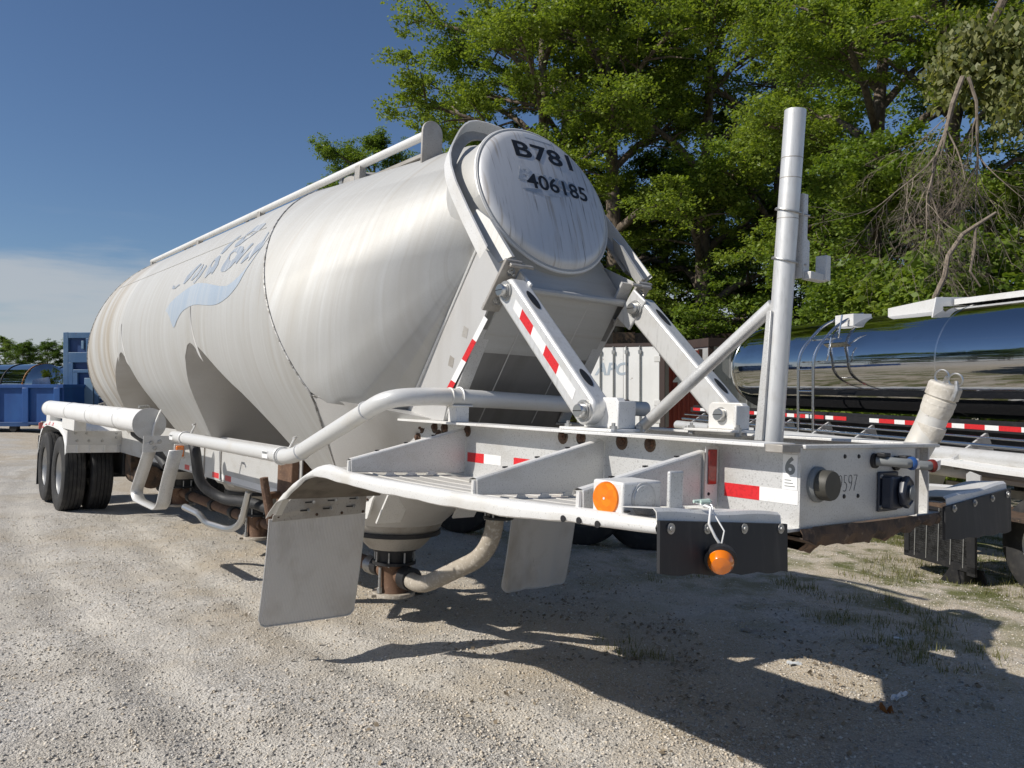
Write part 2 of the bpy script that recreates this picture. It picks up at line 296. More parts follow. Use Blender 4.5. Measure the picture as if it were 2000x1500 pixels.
def ground_mat():
    m = bpy.data.materials.new('gravel_yard'); m.use_nodes = True; n, l = m.node_tree.nodes, m.node_tree.links; p = n['Principled BSDF']
    p.inputs['Roughness'].default_value = .9; p.inputs['Specular IOR Level'].default_value = .25
    tc = n.new('ShaderNodeTexCoord'); pos = tc.outputs['Object']
    def noise(sc, det, rough=.6, vec=None):
        t = n.new('ShaderNodeTexNoise'); t.inputs['Scale'].default_value = sc; t.inputs['Detail'].default_value = det; t.inputs['Roughness'].default_value = rough; l.new(vec or pos, t.inputs['Vector']); return t.outputs['Fac']
    def rng_(v, a, b, c=0, d=1):
        q = n.new('ShaderNodeMapRange'); q.inputs['From Min'].default_value = a; q.inputs['From Max'].default_value = b; q.inputs['To Min'].default_value = c; q.inputs['To Max'].default_value = d; l.new(v, q.inputs['Value']); return q.outputs[0]
    def mix(f, a, b, bt='MIX'):
        q = n.new('ShaderNodeMix'); q.data_type = 'RGBA'; q.blend_type = bt
        for k, v in (('Factor', f), ('A', a), ('B', b)):
            if isinstance(v, (tuple, float, int)): q.inputs[k].default_value = (*v, 1) if isinstance(v, tuple) else v
            else: l.new(v, q.inputs[k])
        return q.outputs['Result']
    # stones: each cell its own grey; the finer grade lies between
    vo = n.new('ShaderNodeTexVoronoi'); vo.inputs['Scale'].default_value = 66; vo.inputs['Randomness'].default_value = 1; l.new(pos, vo.inputs['Vector'])
    vo2 = n.new('ShaderNodeTexVoronoi'); vo2.inputs['Scale'].default_value = 150; l.new(pos, vo2.inputs['Vector'])
    sx = n.new('ShaderNodeSeparateColor'); l.new(vo.outputs['Color'], sx.inputs[0]); sx2 = n.new('ShaderNodeSeparateColor'); l.new(vo2.outputs['Color'], sx2.inputs[0])
    st = mix(sx.outputs[0], (.34, .325, .30), (.70, .665, .61)); st = mix(rng_(sx.outputs[1], .6, 1), st, (.58, .53, .46))
    fine = mix(sx2.outputs[0], (.32, .295, .255), (.62, .575, .505))
    grav = mix(rng_(noise(1.1, 5), .42, .6), st, fine)
    # trodden pale dust and tan earth towards the trees
    sp = n.new('ShaderNodeSeparateXYZ'); l.new(pos, sp.inputs[0])
    dirtmask = n.new('ShaderNodeMath'); dirtmask.operation = 'ADD'; l.new(rng_(sp.outputs['Y'], -2.6, 1.2, -.35, .55), dirtmask.inputs[0]); l.new(rng_(noise(.55, 6), .35, .65, -.3, .5), dirtmask.inputs[1])
    dm = rng_(dirtmask.outputs[0], .05, .6)
    dirt = mix(noise(3, 8), (.36, .285, .19), (.60, .50, .365)); dirt = mix(rng_(sx2.outputs[1], .66, .74), dirt, (.64, .585, .50))
    dm2 = n.new('ShaderNodeMath'); dm2.operation = 'MULTIPLY'; l.new(dm, dm2.inputs[0]); dm2.inputs[1].default_value = .82
    c = mix(dm2.outputs[0], grav, dirt)
    dust = rng_(noise(.8, 7, .65), .52, .72, 0, .55); c = mix(dust, c, (.66, .62, .555))
    c = mix(rng_(noise(2.5, 6), .6, .78, 0, .5), c, (.30, .25, .185))
    # thin moss and weeds beyond the trailer
    gmk = n.new('ShaderNodeMath'); gmk.operation = 'MULTIPLY'; l.new(rng_(sp.outputs['Y'], 1.2, 5), gmk.inputs[0]); l.new(rng_(noise(2.2, 7), .44, .6), gmk.inputs[1])
    c = mix(gmk.outputs[0], c, (.14, .15, .055))
    # wheel lanes: pale rolled dust with tread lines running along them
    def mth(op, a, b=None, c_=None):
        q = n.new('ShaderNodeMath'); q.operation = op
        for i, v in enumerate((a, b, c_)):
            if v is None: continue
            if isinstance(v, (int, float)): q.inputs[i].default_value = v
            else: l.new(v, q.inputs[i])
        return q.outputs[0]
    x2 = mth('ADD', sp.outputs['X'], 2.0); curve = mth('ADD', mth('MULTIPLY', x2, .10), mth('MULTIPLY', mth('MULTIPLY', x2, x2), .012)); lane = mth('SUBTRACT', mth('ADD', sp.outputs['Y'], mth('MULTIPLY', noise(.7, 2), .12)), curve)
    lm_ = None
    for off, wd in ((-3.05, .22), (-1.75, .20), (-.62, .17), (-2.2, .16)):
        q = mth('SUBTRACT', 1.0, mth('MINIMUM', 1.0, mth('DIVIDE', mth('ABSOLUTE', mth('SUBTRACT', lane, off+.06)), wd))); lm_ = q if lm_ is None else mth('MAXIMUM', lm_, q)
    lm_ = mth('MULTIPLY', rng_(lm_, .1, .5), rng_(noise(1.3, 5), .42, .58)); c = mix(mth('MULTIPLY', lm_, .7), c, (.64, .60, .53))
    tread = mth('MULTIPLY', mth('SINE', mth('MULTIPLY', lane, 150.0)), mth('MULTIPLY', lm_, rng_(noise(2.1, 4), .45, .6)))
    l.new(c, p.inputs['Base Color'])
    def bump(h, s, d, nrm=None):
        b = n.new('ShaderNodeBump'); b.inputs['Strength'].default_value = s; b.inputs['Distance'].default_value = d; l.new(h, b.inputs['Height'])
        if nrm: l.new(nrm, b.inputs['Normal'])
        return b.outputs[0]
    inv = n.new('ShaderNodeMath'); inv.operation = 'MULTIPLY_ADD'; l.new(vo.outputs['Distance'], inv.inputs[0]); inv.inputs[1].default_value = -1; l.new(sx.outputs[2], inv.inputs[2])
    b1 = bump(inv.outputs[0], .75, .009); b2 = bump(vo2.outputs['Distance'], .6, -.006, b1); b3 = bump(noise(14, 8, .7), .5, .03, b2)
    b4 = bump(tread, .22, .005, b3); l.new(b4, p.inputs['Normal']); return m
ground = finm(gm, 'ground', ground_mat(), None, None); gm.polygons.foreach_set('use_smooth', [True]*len(gm.polygons)); ground['kind'] = 'structure'
def gz_at(x, y): return float(ground_full(np.array([float(x)]), np.array([float(y)]))[0])

# loose stones on the near ground: one uncountable mass
def scatter_stones(N=62000):
    a = rng.uniform(-.62, .62, N*2); d = 3.0 + 9*rng.random(N*2)**1.7
    th = a; fx = FWD.x*np.cos(th)+RGT.x*np.sin(th); fy = FWD.y*np.cos(th)+RGT.y*np.sin(th)
    x, y = CAM.x+fx*d, CAM.y+fy*d
    dens = .25+.75*vnoise(x*1.3, y*1.3, 4); dens *= np.where(y > .6, .75, 1.0)
    k = rng.random(N*2) < dens; x, y = x[k][:N], y[k][:N]; n_ = len(x); s = .0035+.0085*rng.random(n_)**2.4
    z = ground_full(x, y)+s*.25
    base = np.array([(1,0,0),(-1,0,0),(0,1,0),(0,-1,0),(0,0,.7),(0,0,-.7)], float)
    V = base[None]*s[:, None, None]*(0.55+.9*rng.random((n_, 6, 1)))*np.array([1, 1, .8])
    ang = rng.uniform(0, 6.28, n_); ca, sa = np.cos(ang), np.sin(ang)
    tl = rng.uniform(-.7, .7, n_); ct, st_ = np.cos(tl), np.sin(tl)
    X, Y, Z = V[..., 0], V[..., 1], V[..., 2]; X, Z = X*ct[:, None]-Z*st_[:, None], X*st_[:, None]+Z*ct[:, None]
    V = np.stack([X*ca[:, None]-Y*sa[:, None]+x[:, None], X*sa[:, None]+Y*ca[:, None]+y[:, None], Z+z[:, None]], -1).reshape(-1, 3)
    F = np.array([(0,2,4),(2,1,4),(1,3,4),(3,0,4),(2,0,5),(1,2,5),(3,1,5),(0,3,5)]); F = (F[None]+np.arange(n_)[:, None, None]*6).reshape(-1, 3)
    me = bpy.data.meshes.new('loose_gravel'); me.vertices.add(len(V)); me.vertices.foreach_set('co', V.ravel())
    me.loops.add(F.size); me.loops.foreach_set('vertex_index', F.ravel().astype(np.int32)); me.polygons.add(len(F)); me.polygons.foreach_set('loop_start', np.arange(0, F.size, 3, dtype=np.int32))
    me.update(calc_edges=True)
    at = me.attributes.new('tone', 'FLOAT', 'POINT'); at.data.foreach_set('value', np.repeat(rng.random(n_), 6).astype(np.float32))
    m = bpy.data.materials.new('crushed_limestone'); m.use_nodes = True; n, l = m.node_tree.nodes, m.node_tree.links; p = n['Principled BSDF']; p.inputs['Roughness'].default_value = .85
    t = n.new('ShaderNodeAttribute'); t.attribute_name = 'tone'; cr = n.new('ShaderNodeValToRGB'); l.new(t.outputs['Fac'], cr.inputs[0])
    e = cr.color_ramp.elements; e[0].color = (.28, .265, .24, 1); e[1].color = (.76, .73, .67, 1); q = e.new(.45); q.color = (.56, .525, .465, 1); q = e.new(.75); q.color = (.62, .53, .41, 1)
    l.new(cr.outputs[0], p.inputs['Base Color'])
    o = finm(me, 'loose_gravel', m, None, None); o['kind'] = 'stuff'; o['label'] = 'loose grey and tan crushed stone scattered over the yard'; o['category'] = 'gravel'
scatter_stones()

# ------------------------------------------------------------------ the dry bulk tank trailer (built in its own frame: x forward, y to its left, z up from the coupler plate)
TR = thing('tank_trailer', 'long weathered silver dry bulk tank trailer numbered B781 standing on gravel without a truck', 'trailer', (0, 0, 1.234), (R(-2.35), 0, 0))
ZC, RT = 1.022, 1.13                      # barrel axis height and radius
BETA = R(33.4)
def half_w(z):
    zt_ = ZC - RT*math.sin(BETA)
    if z >= zt_: return math.sqrt(max(RT*RT-(z-ZC)**2, 0))
    return RT*math.cos(BETA) - (zt_-z)*math.tan(BETA)
def contour(z_low, n=44):                  # half section from the crown down to z_low, evenly spaced
    pts = [(RT*math.sin(a), ZC+RT*math.cos(a)) for a in np.linspace(0, R(90)+BETA, 160)]
    zt_ = ZC-RT*math.sin(BETA)
    pts += [(half_w(z), z) for z in np.linspace(zt_, -.5, 60)[1:]]
    pts = [q for q in pts if q[1] > z_low] + [(half_w(z_low), z_low)]
    P_ = np.array(pts); L = np.concatenate([[0], np.cumsum(np.hypot(*np.diff(P_, axis=0).T))]); t = np.linspace(0, L[-1], n)
    return np.stack([np.interp(t, L, P_[:, 0]), np.interp(t, L, P_[:, 1])], -1)
XM = -6.6; RIDGE = -5.34; ZR = .84
def x_seam(z): return -3.47-.66*(z-.856) if z > .43 else -3.19-.60*(.43-z)
def valley(d, L):
    k = .30; f = (math.sqrt(d*d+k*k)-k)/(math.sqrt(L*L+k*k)-k); return max(-.5, ZR-(ZR+.5)*f)
def section(kind, u):
    """row of points from the right sill over the crown to the left sill"""
    if kind == 'mid': zl = valley(min(abs(u-RIDGE), abs(u-(2*XM-RIDGE))), abs(RIDGE-XM)-.27)
    else: zl = valley(u*1.55, 1.55)
    c = contour(max(zl, -.5)); xs_ = []
    for y, z in c:
        if kind == 'mid': xs_.append(u)
        else: xs_.append(RIDGE + u*(x_seam(z)-RIDGE))
    pts = [(x, -y, z) for x, (y, z) in zip(xs_, c)][::-1] + [(x, y, z) for x, (y, z) in zip(xs_, c)][1:]
    return pts
def mir(p): return (2*XM-p[0], p[1], p[2])
front_rows = [section('front', u) for u in np.linspace(0, 1, 26)]
mid_rows = [section('mid', u) for u in np.linspace(2*XM-RIDGE, RIDGE, 57)]
bm = B(); sheet(bm, [[mir(p) for p in r_] for r_ in front_rows[::-1]]); shell_r = fin(bm, 'tank_shell', M_TANKR, TR, 40); shell_r['label'] = 'rear barrel section stained brown'
bm = B(); sheet(bm, mid_rows); fin(bm, 'tank_shell', M_TANK, TR, 40)
bm = B(); sheet(bm, front_rows); fin(bm, 'tank_shell', M_TANK, TR, 40)
def slope_plate(rows):
    bm = B(); sheet(bm, [[Vector(r_[0]).lerp(Vector(r_[-1]), t) for t in np.linspace(0, 1, 7)] for r_ in rows]); return fin(bm, 'hopper_slope', M_TANK2, TR, 40)
slope_plate(front_rows); slope_plate([[mir(p) for p in r_] for r_ in front_rows])
for sg in (-1, 1): slope_plate([r_ for r_ in mid_rows if (r_[0][0]-XM)*sg >= -.001])
# folded gore above each valley
for xr in (RIDGE, 2*XM-RIDGE):
    for s in (-1, 1):
        bm = B(); rows = []
        for v in np.linspace(0, 1, 10):
            row = []
            for u, h in ((-1, -.002), (-.8, .002), (-.55, -.001), (-.3, .003), (0, .0005), (.3, .004), (.55, .001), (.72, .007), (.82, .008), (1, -.002)):
                dx = u*.25*(1-v)**1.15; z0 = valley(abs(u)*.25, .99)+.002; z = z0+(1.15-z0)*v; row.append((xr+dx, s*(half_w(z)+.003+h*(1-.6*v)), z))
            rows.append(row)
        sheet(bm, rows); fin(bm, 'valley_gore', M_TANK, TR, 25)
# slanted front end: barrel seam, neck and front hopper drawn together
FN = Vector((.9272, 0, .3746)); FC = Vector((-2.064, 0, 1.672)); FU = Vector((-.3746, 0, .9272)); RH = .492    # face normal, centre, up
RING0 = Vector((-2.73, 0, 2.27)); RD = Vector((.66, 0, -.7513)); RA = Vector((.7513, 0, .66))
ring_half = [(0, 0), (.012, .09), (.05, .165), (.115, .235), (.20, .305), (.30, .375), (.42, .455), (.527, .512), (.653, .556), (.814, .588), (1.064, .610), (1.22, .618), (1.385, .626)]
def ring_pt(s, y, k=1.0, ax=0.0): 
    c = .62; return RING0 + RD*(c+(s-c)*k) + Vector((0, y*k, 0)) + RA*ax
def end_hull(mirror):
    bm = B(); pts = [Vector(p) for p in front_rows[-1] if p[2] > .425]
    for t in np.linspace(0, 2*math.pi, 64, endpoint=False):
        if math.cos(t) > -.25: pts.append(FC - FN*.30 + FU*(.52*math.cos(t)) + Vector((0, .505*math.sin(t), 0)))
    for sg in (-1, 1):
        for s, y in ring_half[:8]: pts.append(ring_pt(s, y*sg, .86, -.10))
        for q in ((-2.067, 1.305), (-2.22, 1.10), (-2.38, .89), (-2.54, .675), (-2.688, .477), (-2.80, .33)): pts.append(Vector((q[0], sg*.497, q[1])))
        for f in (.2, .4, .6, .8):                   # rounded shoulder between the seam and the leg plate
            for z in np.linspace(1.25, .40, 14):
                xw_ = -2.067-(1.305-z)*.75 if z > .33 else -2.80-(.33-z); yw_ = .497 if z > .33 else .497-(.33-z)*.3
                g_ = math.exp(-((z-.50)/.30)**2); pts.append(Vector((xw_+(x_seam(z)-xw_)*f, sg*(yw_+(half_w(z)-yw_)*f+.075*math.sin(math.pi*f)*g_), z-.03*math.sin(math.pi*f)*g_)))
    for p in pts: bm.verts.new(mir(p) if mirror else p)
    r_ = bmesh.ops.convex_hull(bm, input=bm.verts[:], use_existing_faces=False)
    bmesh.ops.delete(bm, geom=[v for v in bm.verts if not v.link_faces], context='VERTS')
    return fin(bm, 'tank_end', M_TANK, TR, 40)
eh = end_hull(False); end_hull(True)
def apron(mirror):                         # the narrower front between the leg plates, below and behind the head
    bm = B(); pts = []
    for t in np.linspace(0, 2*math.pi, 64, endpoint=False): pts.append(FC - FN*.30 + FU*(.52*math.cos(t)) + Vector((0, .49*math.sin(t), 0)))
    for sg in (-1, 1):
        pts += [Vector((-1.86, sg*.43, 1.055)), Vector((-1.90, sg*.47, 1.12)), Vector((-2.40, sg*.47, .31))]
        for q in ((-2.10, 1.305), (-2.40, .89), (-2.70, .477), (-2.80, .33)): pts.append(Vector((q[0], sg*.485, q[1])))
    for p in pts: bm.verts.new(mir(p) if mirror else p)
    bmesh.ops.convex_hull(bm, input=bm.verts[:], use_existing_faces=False); bmesh.ops.delete(bm, geom=[v for v in bm.verts if not v.link_faces], context='VERTS'); return fin(bm, 'tank_apron', M_TANK, TR, 30)
apron(False); apron(True)
def front_hopper(mirror):                  # lower front slope panels from the seam crease to the outlet
    bm = B(); pts = [Vector((-3.75+.36*math.cos(t), .36*math.sin(t), -.5)) for t in np.linspace(0, 2*math.pi, 48, endpoint=False)]
    for sg in (-1, 1):
        pts += [Vector((x_seam(z), sg*(half_w(z)-.003), z)) for z in np.linspace(.424, -.45, 8)]
        pts += [Vector((-2.82, sg*.50, .33)), Vector((-2.99, sg*.69, .365)), Vector((-2.42, sg*.45, .30))]
    for p in pts: bm.verts.new(mir(p) if mirror else p)
    bmesh.ops.convex_hull(bm, input=bm.verts[:], use_existing_faces=False); bmesh.ops.delete(bm, geom=[v for v in bm.verts if not v.link_faces], context='VERTS'); return fin(bm, 'hopper_slope', M_TANK2, TR, 24)
front_hopper(False); front_hopper(True)
# apron lip under the head
bm = B(); tube(bm, [(-1.84, -.45, 1.055), (-1.84, .45, 1.055)], .022, 10); fin(bm, 'apron_lip', M_TANK, TR)
# neck and dished head
bm = B(); lathe(bm, [(.47, -.45), (.525, -.3), (RH+.008, -.03), (RH+.002, -.02)], FC, FN, 72); fin(bm, 'neck_band', M_TANK, TR)
def dish(r): return .03*(1-(r/.43)**2) if r < .43 else -.045*((r-.43)/(RH-.43))**2
bm = B(); lathe(bm, [(RH, -.06)]+[(r_, .012+dish(r_)) for r_ in np.linspace(RH, .0, 24)], FC, FN, 80); head = fin(bm, 'tank_head', M_HEAD, TR, 60)
bm = B(); lathe(bm, [(RH-.002, -.045), (RH+.012, -.040), (RH+.015, -.033), (RH+.012, -.026), (RH-.002, -.02)], FC, FN, 90, True); fin(bm, 'weld_bead', M_ALU_W, TR)
def fit_text(me, w, h):
    co = np.array([v.co[:] for v in me.vertices]); lo, hi = co.min(0), co.max(0)
    for v in me.vertices: v.co.x = (v.co.x-(lo[0]+hi[0])/2)*w/(hi[0]-lo[0]); v.co.y = (v.co.y-(lo[1]+hi[1])/2)*h/(hi[1]-lo[1])
    return me
def head_text(s, w, h, u0, v0, bold, m, name, spacing=1, shear=0, push=0):
    me = fit_text(text_mesh(s, .2, bold, shear, .0005, spacing), w, h); bm = bmesh.new(); bm.from_mesh(me); bmesh.ops.triangulate(bm, faces=bm.faces[:]); bmesh.ops.subdivide_edges(bm, edges=[e for e in bm.edges if e.calc_length() > .02], cuts=1); bm.to_mesh(me); bm.free()
    return place_text(me, name, m, head, FC + FU*v0 + Vector((0, u0, 0)), (0, 1, 0), FU, lambda u, w_: .012+dish(math.hypot(u+u0, w_+v0))+.0016+push)
head_text('B781', .462, .127, .03, .293, .0042, M_DECAL, 'fleet_number', 1.02, 0, .0006)
head_text('Bowen', .47, .105, .0, .105, .006, M_GHOST, 'ghost_lettering', 1.0, .3, 0)
head_text('406185', .49, .106, .073, .063, .003, M_DECAL, 'unit_number', 1.0, 0, .001)
bm = B(); rows = []
for u in np.linspace(-.22, .29, 26):
    t = (u+.22)/.51; v0 = -.01-.03*math.sin(t*4.2)+.03*t; hgt = .006+.045*math.sin(math.pi*min(1, t*1.1))
    rows.append([FC + FU*v + Vector((0, u, 0)) + FN*(.012+dish(math.hypot(u, v))+.0012) for v in (v0, v0+hgt*.5, v0+hgt)])
sheet(bm, rows); fin(bm, 'ghost_ribbon', M_GHOST, head)
bm = B(); rows = [[FC+FU*v+Vector((0, u, 0))+FN*(.012+dish(math.hypot(u, v))+.0016) for v in (.405, .425, .445)] for u in np.linspace(-.09, .13, 8)]; sheet(bm, rows); fin(bm, 'peeled_label', M_GHOSTP, head)
# ring arch: an angle bent over the neck and down to the clamps
def arch_path(k=1.0, ax=0.0):
    h = ring_half; dn = []
    S = [q[0] for q in h]; Y = [q[1] for q in h]; tt = np.linspace(0, len(h)-1, 60); s_ = np.interp(tt, range(len(h)), S); y_ = np.interp(tt, range(len(h)), Y)
    return [ring_pt(s, -y, k, ax) for s, y in zip(s_[::-1], y_[::-1])] + [ring_pt(s, y, k, ax) for s, y in zip(s_[1:], y_[1:])]
bm = B(); a_, b_, c_, d_ = arch_path(.985, -.055), arch_path(1.0, .03), arch_path(1.02, .028), arch_path(1.005, -.06)
sheet(bm, [[a, b, c, d, a] for a, b, c, d in zip(a_, b_, c_, d_)]); fin(bm, 'ring_arch', M_ALU_W, TR, 40)
bm = B(); a_, b_, c_, d_ = arch_path(.86, -.05), arch_path(.99, -.045), arch_path(.99, -.058), arch_path(.86, -.063)
sheet(bm, [[a, b, c, d, a] for a, b, c, d in zip(a_, b_, c_, d_)]); fin(bm, 'ring_web', M_ALU_D, TR, 40)
# doubler pads either side of the head with a stiffener running to the clamp
for s in (-1, 1):
    if s < 0:
        bm = B(); rows = []
        for ax in np.linspace(-.17, -.03, 4):
            rr_ = .535+(RH+.008-.535)*(ax+.3)/.27+.008; rows.append([FC+FN*ax+FU*(rr_*math.cos(t))+Vector((0, -rr_*math.sin(t), 0)) for t in np.linspace(R(98), R(122), 7)])
        sheet(bm, rows, (0, .012, 0)); fin(bm, 'head_pad', M_TANK, TR)
    bm = B(); pts = [Vector((-2.03, s*.52, 1.50)), Vector((-1.93, s*.50, 1.43)), Vector((-1.73, s*.49, 1.20)), Vector((-1.80, s*.53, 1.17)), Vector((-2.05, s*.56, 1.42))]
    plate(bm, pts, Vector((0, s*.02, 0))); fin(bm, 'ring_stiffener', M_TANK, TR)
# circumferential and longitudinal weld seams
def seam(pts, r_=.006, m=M_ALU): bm = B(); tube(bm, pts, r_, 6); return fin(bm, 'weld_bead', m, TR)
seam([Vector(p)*1 for p in front_rows[-1]], .008, M_WELD); seam([mir(p) for p in front_rows[-1]], .008, M_WELD)
seam([Vector((x, -.93, ZC+math.sqrt(RT**2-.93**2)+.002)) for x in np.linspace(-9, -4.2, 12)], .004, M_TANK)
for sg in (-1, 1): seam([Vector((-3.19+.37*t, sg*(half_w(.43)+(.50-half_w(.43))*t+.035*math.sin(math.pi*t)), .428-.098*t)) for t in np.linspace(0, 1, 10)], .007, M_WELD)
# faded livery: ribbon and lettering wrapped on the barrel, ghost panel
def barrel(x, a, lift=.0025): return Vector((x, -(RT+lift)*math.sin(a), ZC+(RT+lift)*math.cos(a)))
RIB_U = [(-6.127, 1.4449), (-6.04, 1.3922), (-5.878, 1.3521), (-5.676, 1.3168), (-5.436, 1.2866), (-5.285, 1.2849), (-5.095, 1.3028), (-4.905, 1.3294), (-4.682, 1.3611), (-4.503, 1.377), (-4.389, 1.3654), (-4.262, 1.334), (-4.155, 1.2907), (-4.098, 1.253), (-4.024, 1.1835), (-3.97, 1.13)]
RIB_L = [(-5.971, 1.4868), (-5.812, 1.595), (-5.7, 1.5397), (-5.579, 1.4862), (-5.366, 1.4582), (-5.169, 1.4589), (-4.951, 1.478), (-4.748, 1.4921), (-4.598, 1.489), (-4.444, 1.4682), (-4.337, 1.4395), (-4.219, 1.3862), (-4.131, 1.2987), (-4.08, 1.2552), (-4.01, 1.1882), (-3.965, 1.132)]
def smooth_pts(P_, k=4):
    P_ = np.array(P_); out = []
    for i in range(len(P_)-1):
        p0, p1, p2, p3 = P_[max(i-1, 0)], P_[i], P_[i+1], P_[min(i+2, len(P_)-1)]
        for t in np.linspace(0, 1, k, endpoint=False): out.append(.5*((2*p1)+(-p0+p2)*t+(2*p0-5*p1+4*p2-p3)*t*t+(-p0+3*p1-3*p2+p3)*t**3))
    return out+[P_[-1]]
bm = B(); rows = [[barrel(a[0]+(b[0]-a[0])*t, a[1]+(b[1]-a[1])*t) for t in np.linspace(0, 1, 7)] for a, b in zip(smooth_pts(RIB_U), smooth_pts(RIB_L))]; sheet(bm, rows); fin(bm, 'faded_ribbon', M_FADE, TR)
LETTERS = {
 'O': ([(-4.783, 1.2339), (-4.787, 1.2027), (-4.75, 1.1632), (-4.748, 1.105), (-4.693, 1.0727), (-4.603, 1.0622), (-4.486, 1.0794), (-4.417, 1.1119), (-4.433, 1.1474), (-4.466, 1.1979), (-4.539, 1.2369), (-4.64, 1.2584), (-4.73, 1.2529)], [(-4.682, 1.159), (-4.711, 1.1167), (-4.665, 1.0999), (-4.566, 1.1168), (-4.529, 1.1408), (-4.539, 1.1707), (-4.593, 1.1824), (-4.654, 1.1719)]),
 'a': ([(-5.179, 1.2511), (-5.198, 1.2075), (-5.172, 1.1443), (-5.127, 1.0985), (-5.043, 1.0784), (-4.988, 1.0928), (-4.95, 1.1448), (-4.924, 1.174), (-4.955, 1.2213), (-4.992, 1.2453), (-5.021, 1.2234), (-5.093, 1.2379), (-5.138, 1.2584)], [(-5.133, 1.1557), (-5.126, 1.1228), (-5.091, 1.1136), (-5.047, 1.1461), (-5.058, 1.1777), (-5.102, 1.1726)]),
 'swash': ([(-4.77, 1.0193), (-4.694, .9733), (-4.631, .9157), (-4.536, .8786), (-4.377, .8834), (-4.323, .9023), (-4.329, .95), (-4.412, .9856), (-4.527, 1.0155), (-4.627, 1.0483), (-4.724, 1.0543)], [(-4.627, .9992), (-4.621, .9561), (-4.525, .9434), (-4.443, .9511), (-4.466, .9833), (-4.545, 1.0055)]),
 'd': ([(-5.05, 1.0632), (-5.04, 1.0065), (-4.97, .9646), (-4.848, .915), (-4.806, .9305), (-4.89, .9853), (-4.928, 1.0453), (-4.989, 1.0753)], None),
 'w1': ([(-4.468, 1.2096), (-4.453, 1.157), (-4.374, 1.118), (-4.283, 1.0806), (-4.238, 1.0937), (-4.299, 1.1346), (-4.37, 1.1799), (-4.43, 1.2259)], None),
 'w2': ([(-4.338, 1.2308), (-4.268, 1.181), (-4.188, 1.1438), (-4.068, 1.1066), (-4.042, 1.0289), (-4.017, 1.0396), (-4.017, 1.1201), (-4.109, 1.178), (-4.212, 1.2113), (-4.304, 1.2376)], None),
 'w3': ([(-4.196, 1.2247), (-4.158, 1.1775), (-4.053, 1.1389), (-3.97, 1.0775), (-3.95, 1.091), (-3.995, 1.1587), (-4.102, 1.1963), (-4.159, 1.2347)], None),
 'm1': ([(-5.804, 1.2388), (-5.764, 1.1735), (-5.656, 1.1285), (-5.533, 1.0854), (-5.486, 1.0986), (-5.568, 1.153), (-5.638, 1.2075), (-5.742, 1.2481)], None),
 'm2': ([(-5.575, 1.2341), (-5.525, 1.1785), (-5.464, 1.1228), (-5.401, 1.1092), (-5.379, 1.147), (-5.419, 1.2035), (-5.522, 1.2394)], None),
 'm3': ([(-5.465, 1.2646), (-5.378, 1.2012), (-5.303, 1.1283), (-5.261, 1.1472), (-5.304, 1.2223), (-5.417, 1.2756)], None),
 'j': ([(-6.112, 1.2585), (-6.132, 1.2285), (-6.1, 1.2244), (-6.047, 1.2505), (-5.912, 1.2319), (-5.885, 1.2413), (-6.015, 1.2637)], None)}
for nm, (outer, hole) in LETTERS.items():        # worn strokes of the script on the barrel, wrapped to its curve
    bm = B(); lo_ = [bm.verts.new(barrel(x, a, .003)) for x, a in outer]
    if hole is None: bm.faces.new(lo_)
    else:
        li = [bm.verts.new(barrel(x, a, .003)) for x, a in hole]; ed_ = []
        for L_ in (lo_, li): ed_ += [bm.edges.new((L_[i], L_[(i+1) % len(L_)])) for i in range(len(L_))]
        bmesh.ops.triangle_fill(bm, use_beauty=True, edges=ed_)
    fin(bm, 'faded_letter', M_FADEL, TR, None)
# top walkway rail
bm = B(); tube(bm, [(-3.02, -.25, 2.245), (-10.35, -.25, 2.245)], .03, 14); fin(bm, 'walkway_rail', M_ALU_W, TR)
bm = B(); tube(bm, [(-3.02, .3, 2.235), (-10.35, .3, 2.235)], .03, 14); fin(bm, 'walkway_rail', M_ALU_W, TR)
for x in (-4.06, -6.19, -8.18, -10.3):
    for y in (-.25, .3): bm = B(); box(bm, x-.04, x+.04, y-.03, y+.03, 2.06, 2.24); fin(bm, 'rail_post', M_ALU_D, TR, 35, .006)
bm = B(); pts = [(-3.0, -.33, 1.98), (-3.0, -.17, 1.98)]+[(-3.0, -.25+.08*math.cos(t), 2.24+.08*math.sin(t)) for t in np.linspace(0, math.pi, 12)]; plate(bm, pts, (-.02, 0, 0)); fin(bm, 'rail_end_plate', M_ALU_D, TR, 35, .004)
bm = B(); box(bm, -10.2, -3.1, -.2, .25, 2.135, 2.16); fin(bm, 'walkway', M_ALU_D, TR)
for x in (-4.3, -6.5, -8.7):
    bm = B(); lathe(bm, [(.27, 0), (.27, .05), (.24, .075), (.0, .095)], (x, .02, 2.15), (0, 0, 1), 28); hl = fin(bm, 'manhole_lid', M_ALU_D, TR)
    for k in range(6): bm = B(); a = k*1.047; box(bm, x+.27*math.cos(a)-.025, x+.27*math.cos(a)+.025, .02+.27*math.sin(a)-.025, .02+.27*math.sin(a)+.025, 2.15, 2.225); fin(bm, 'lid_clamp', M_ZINC, hl)
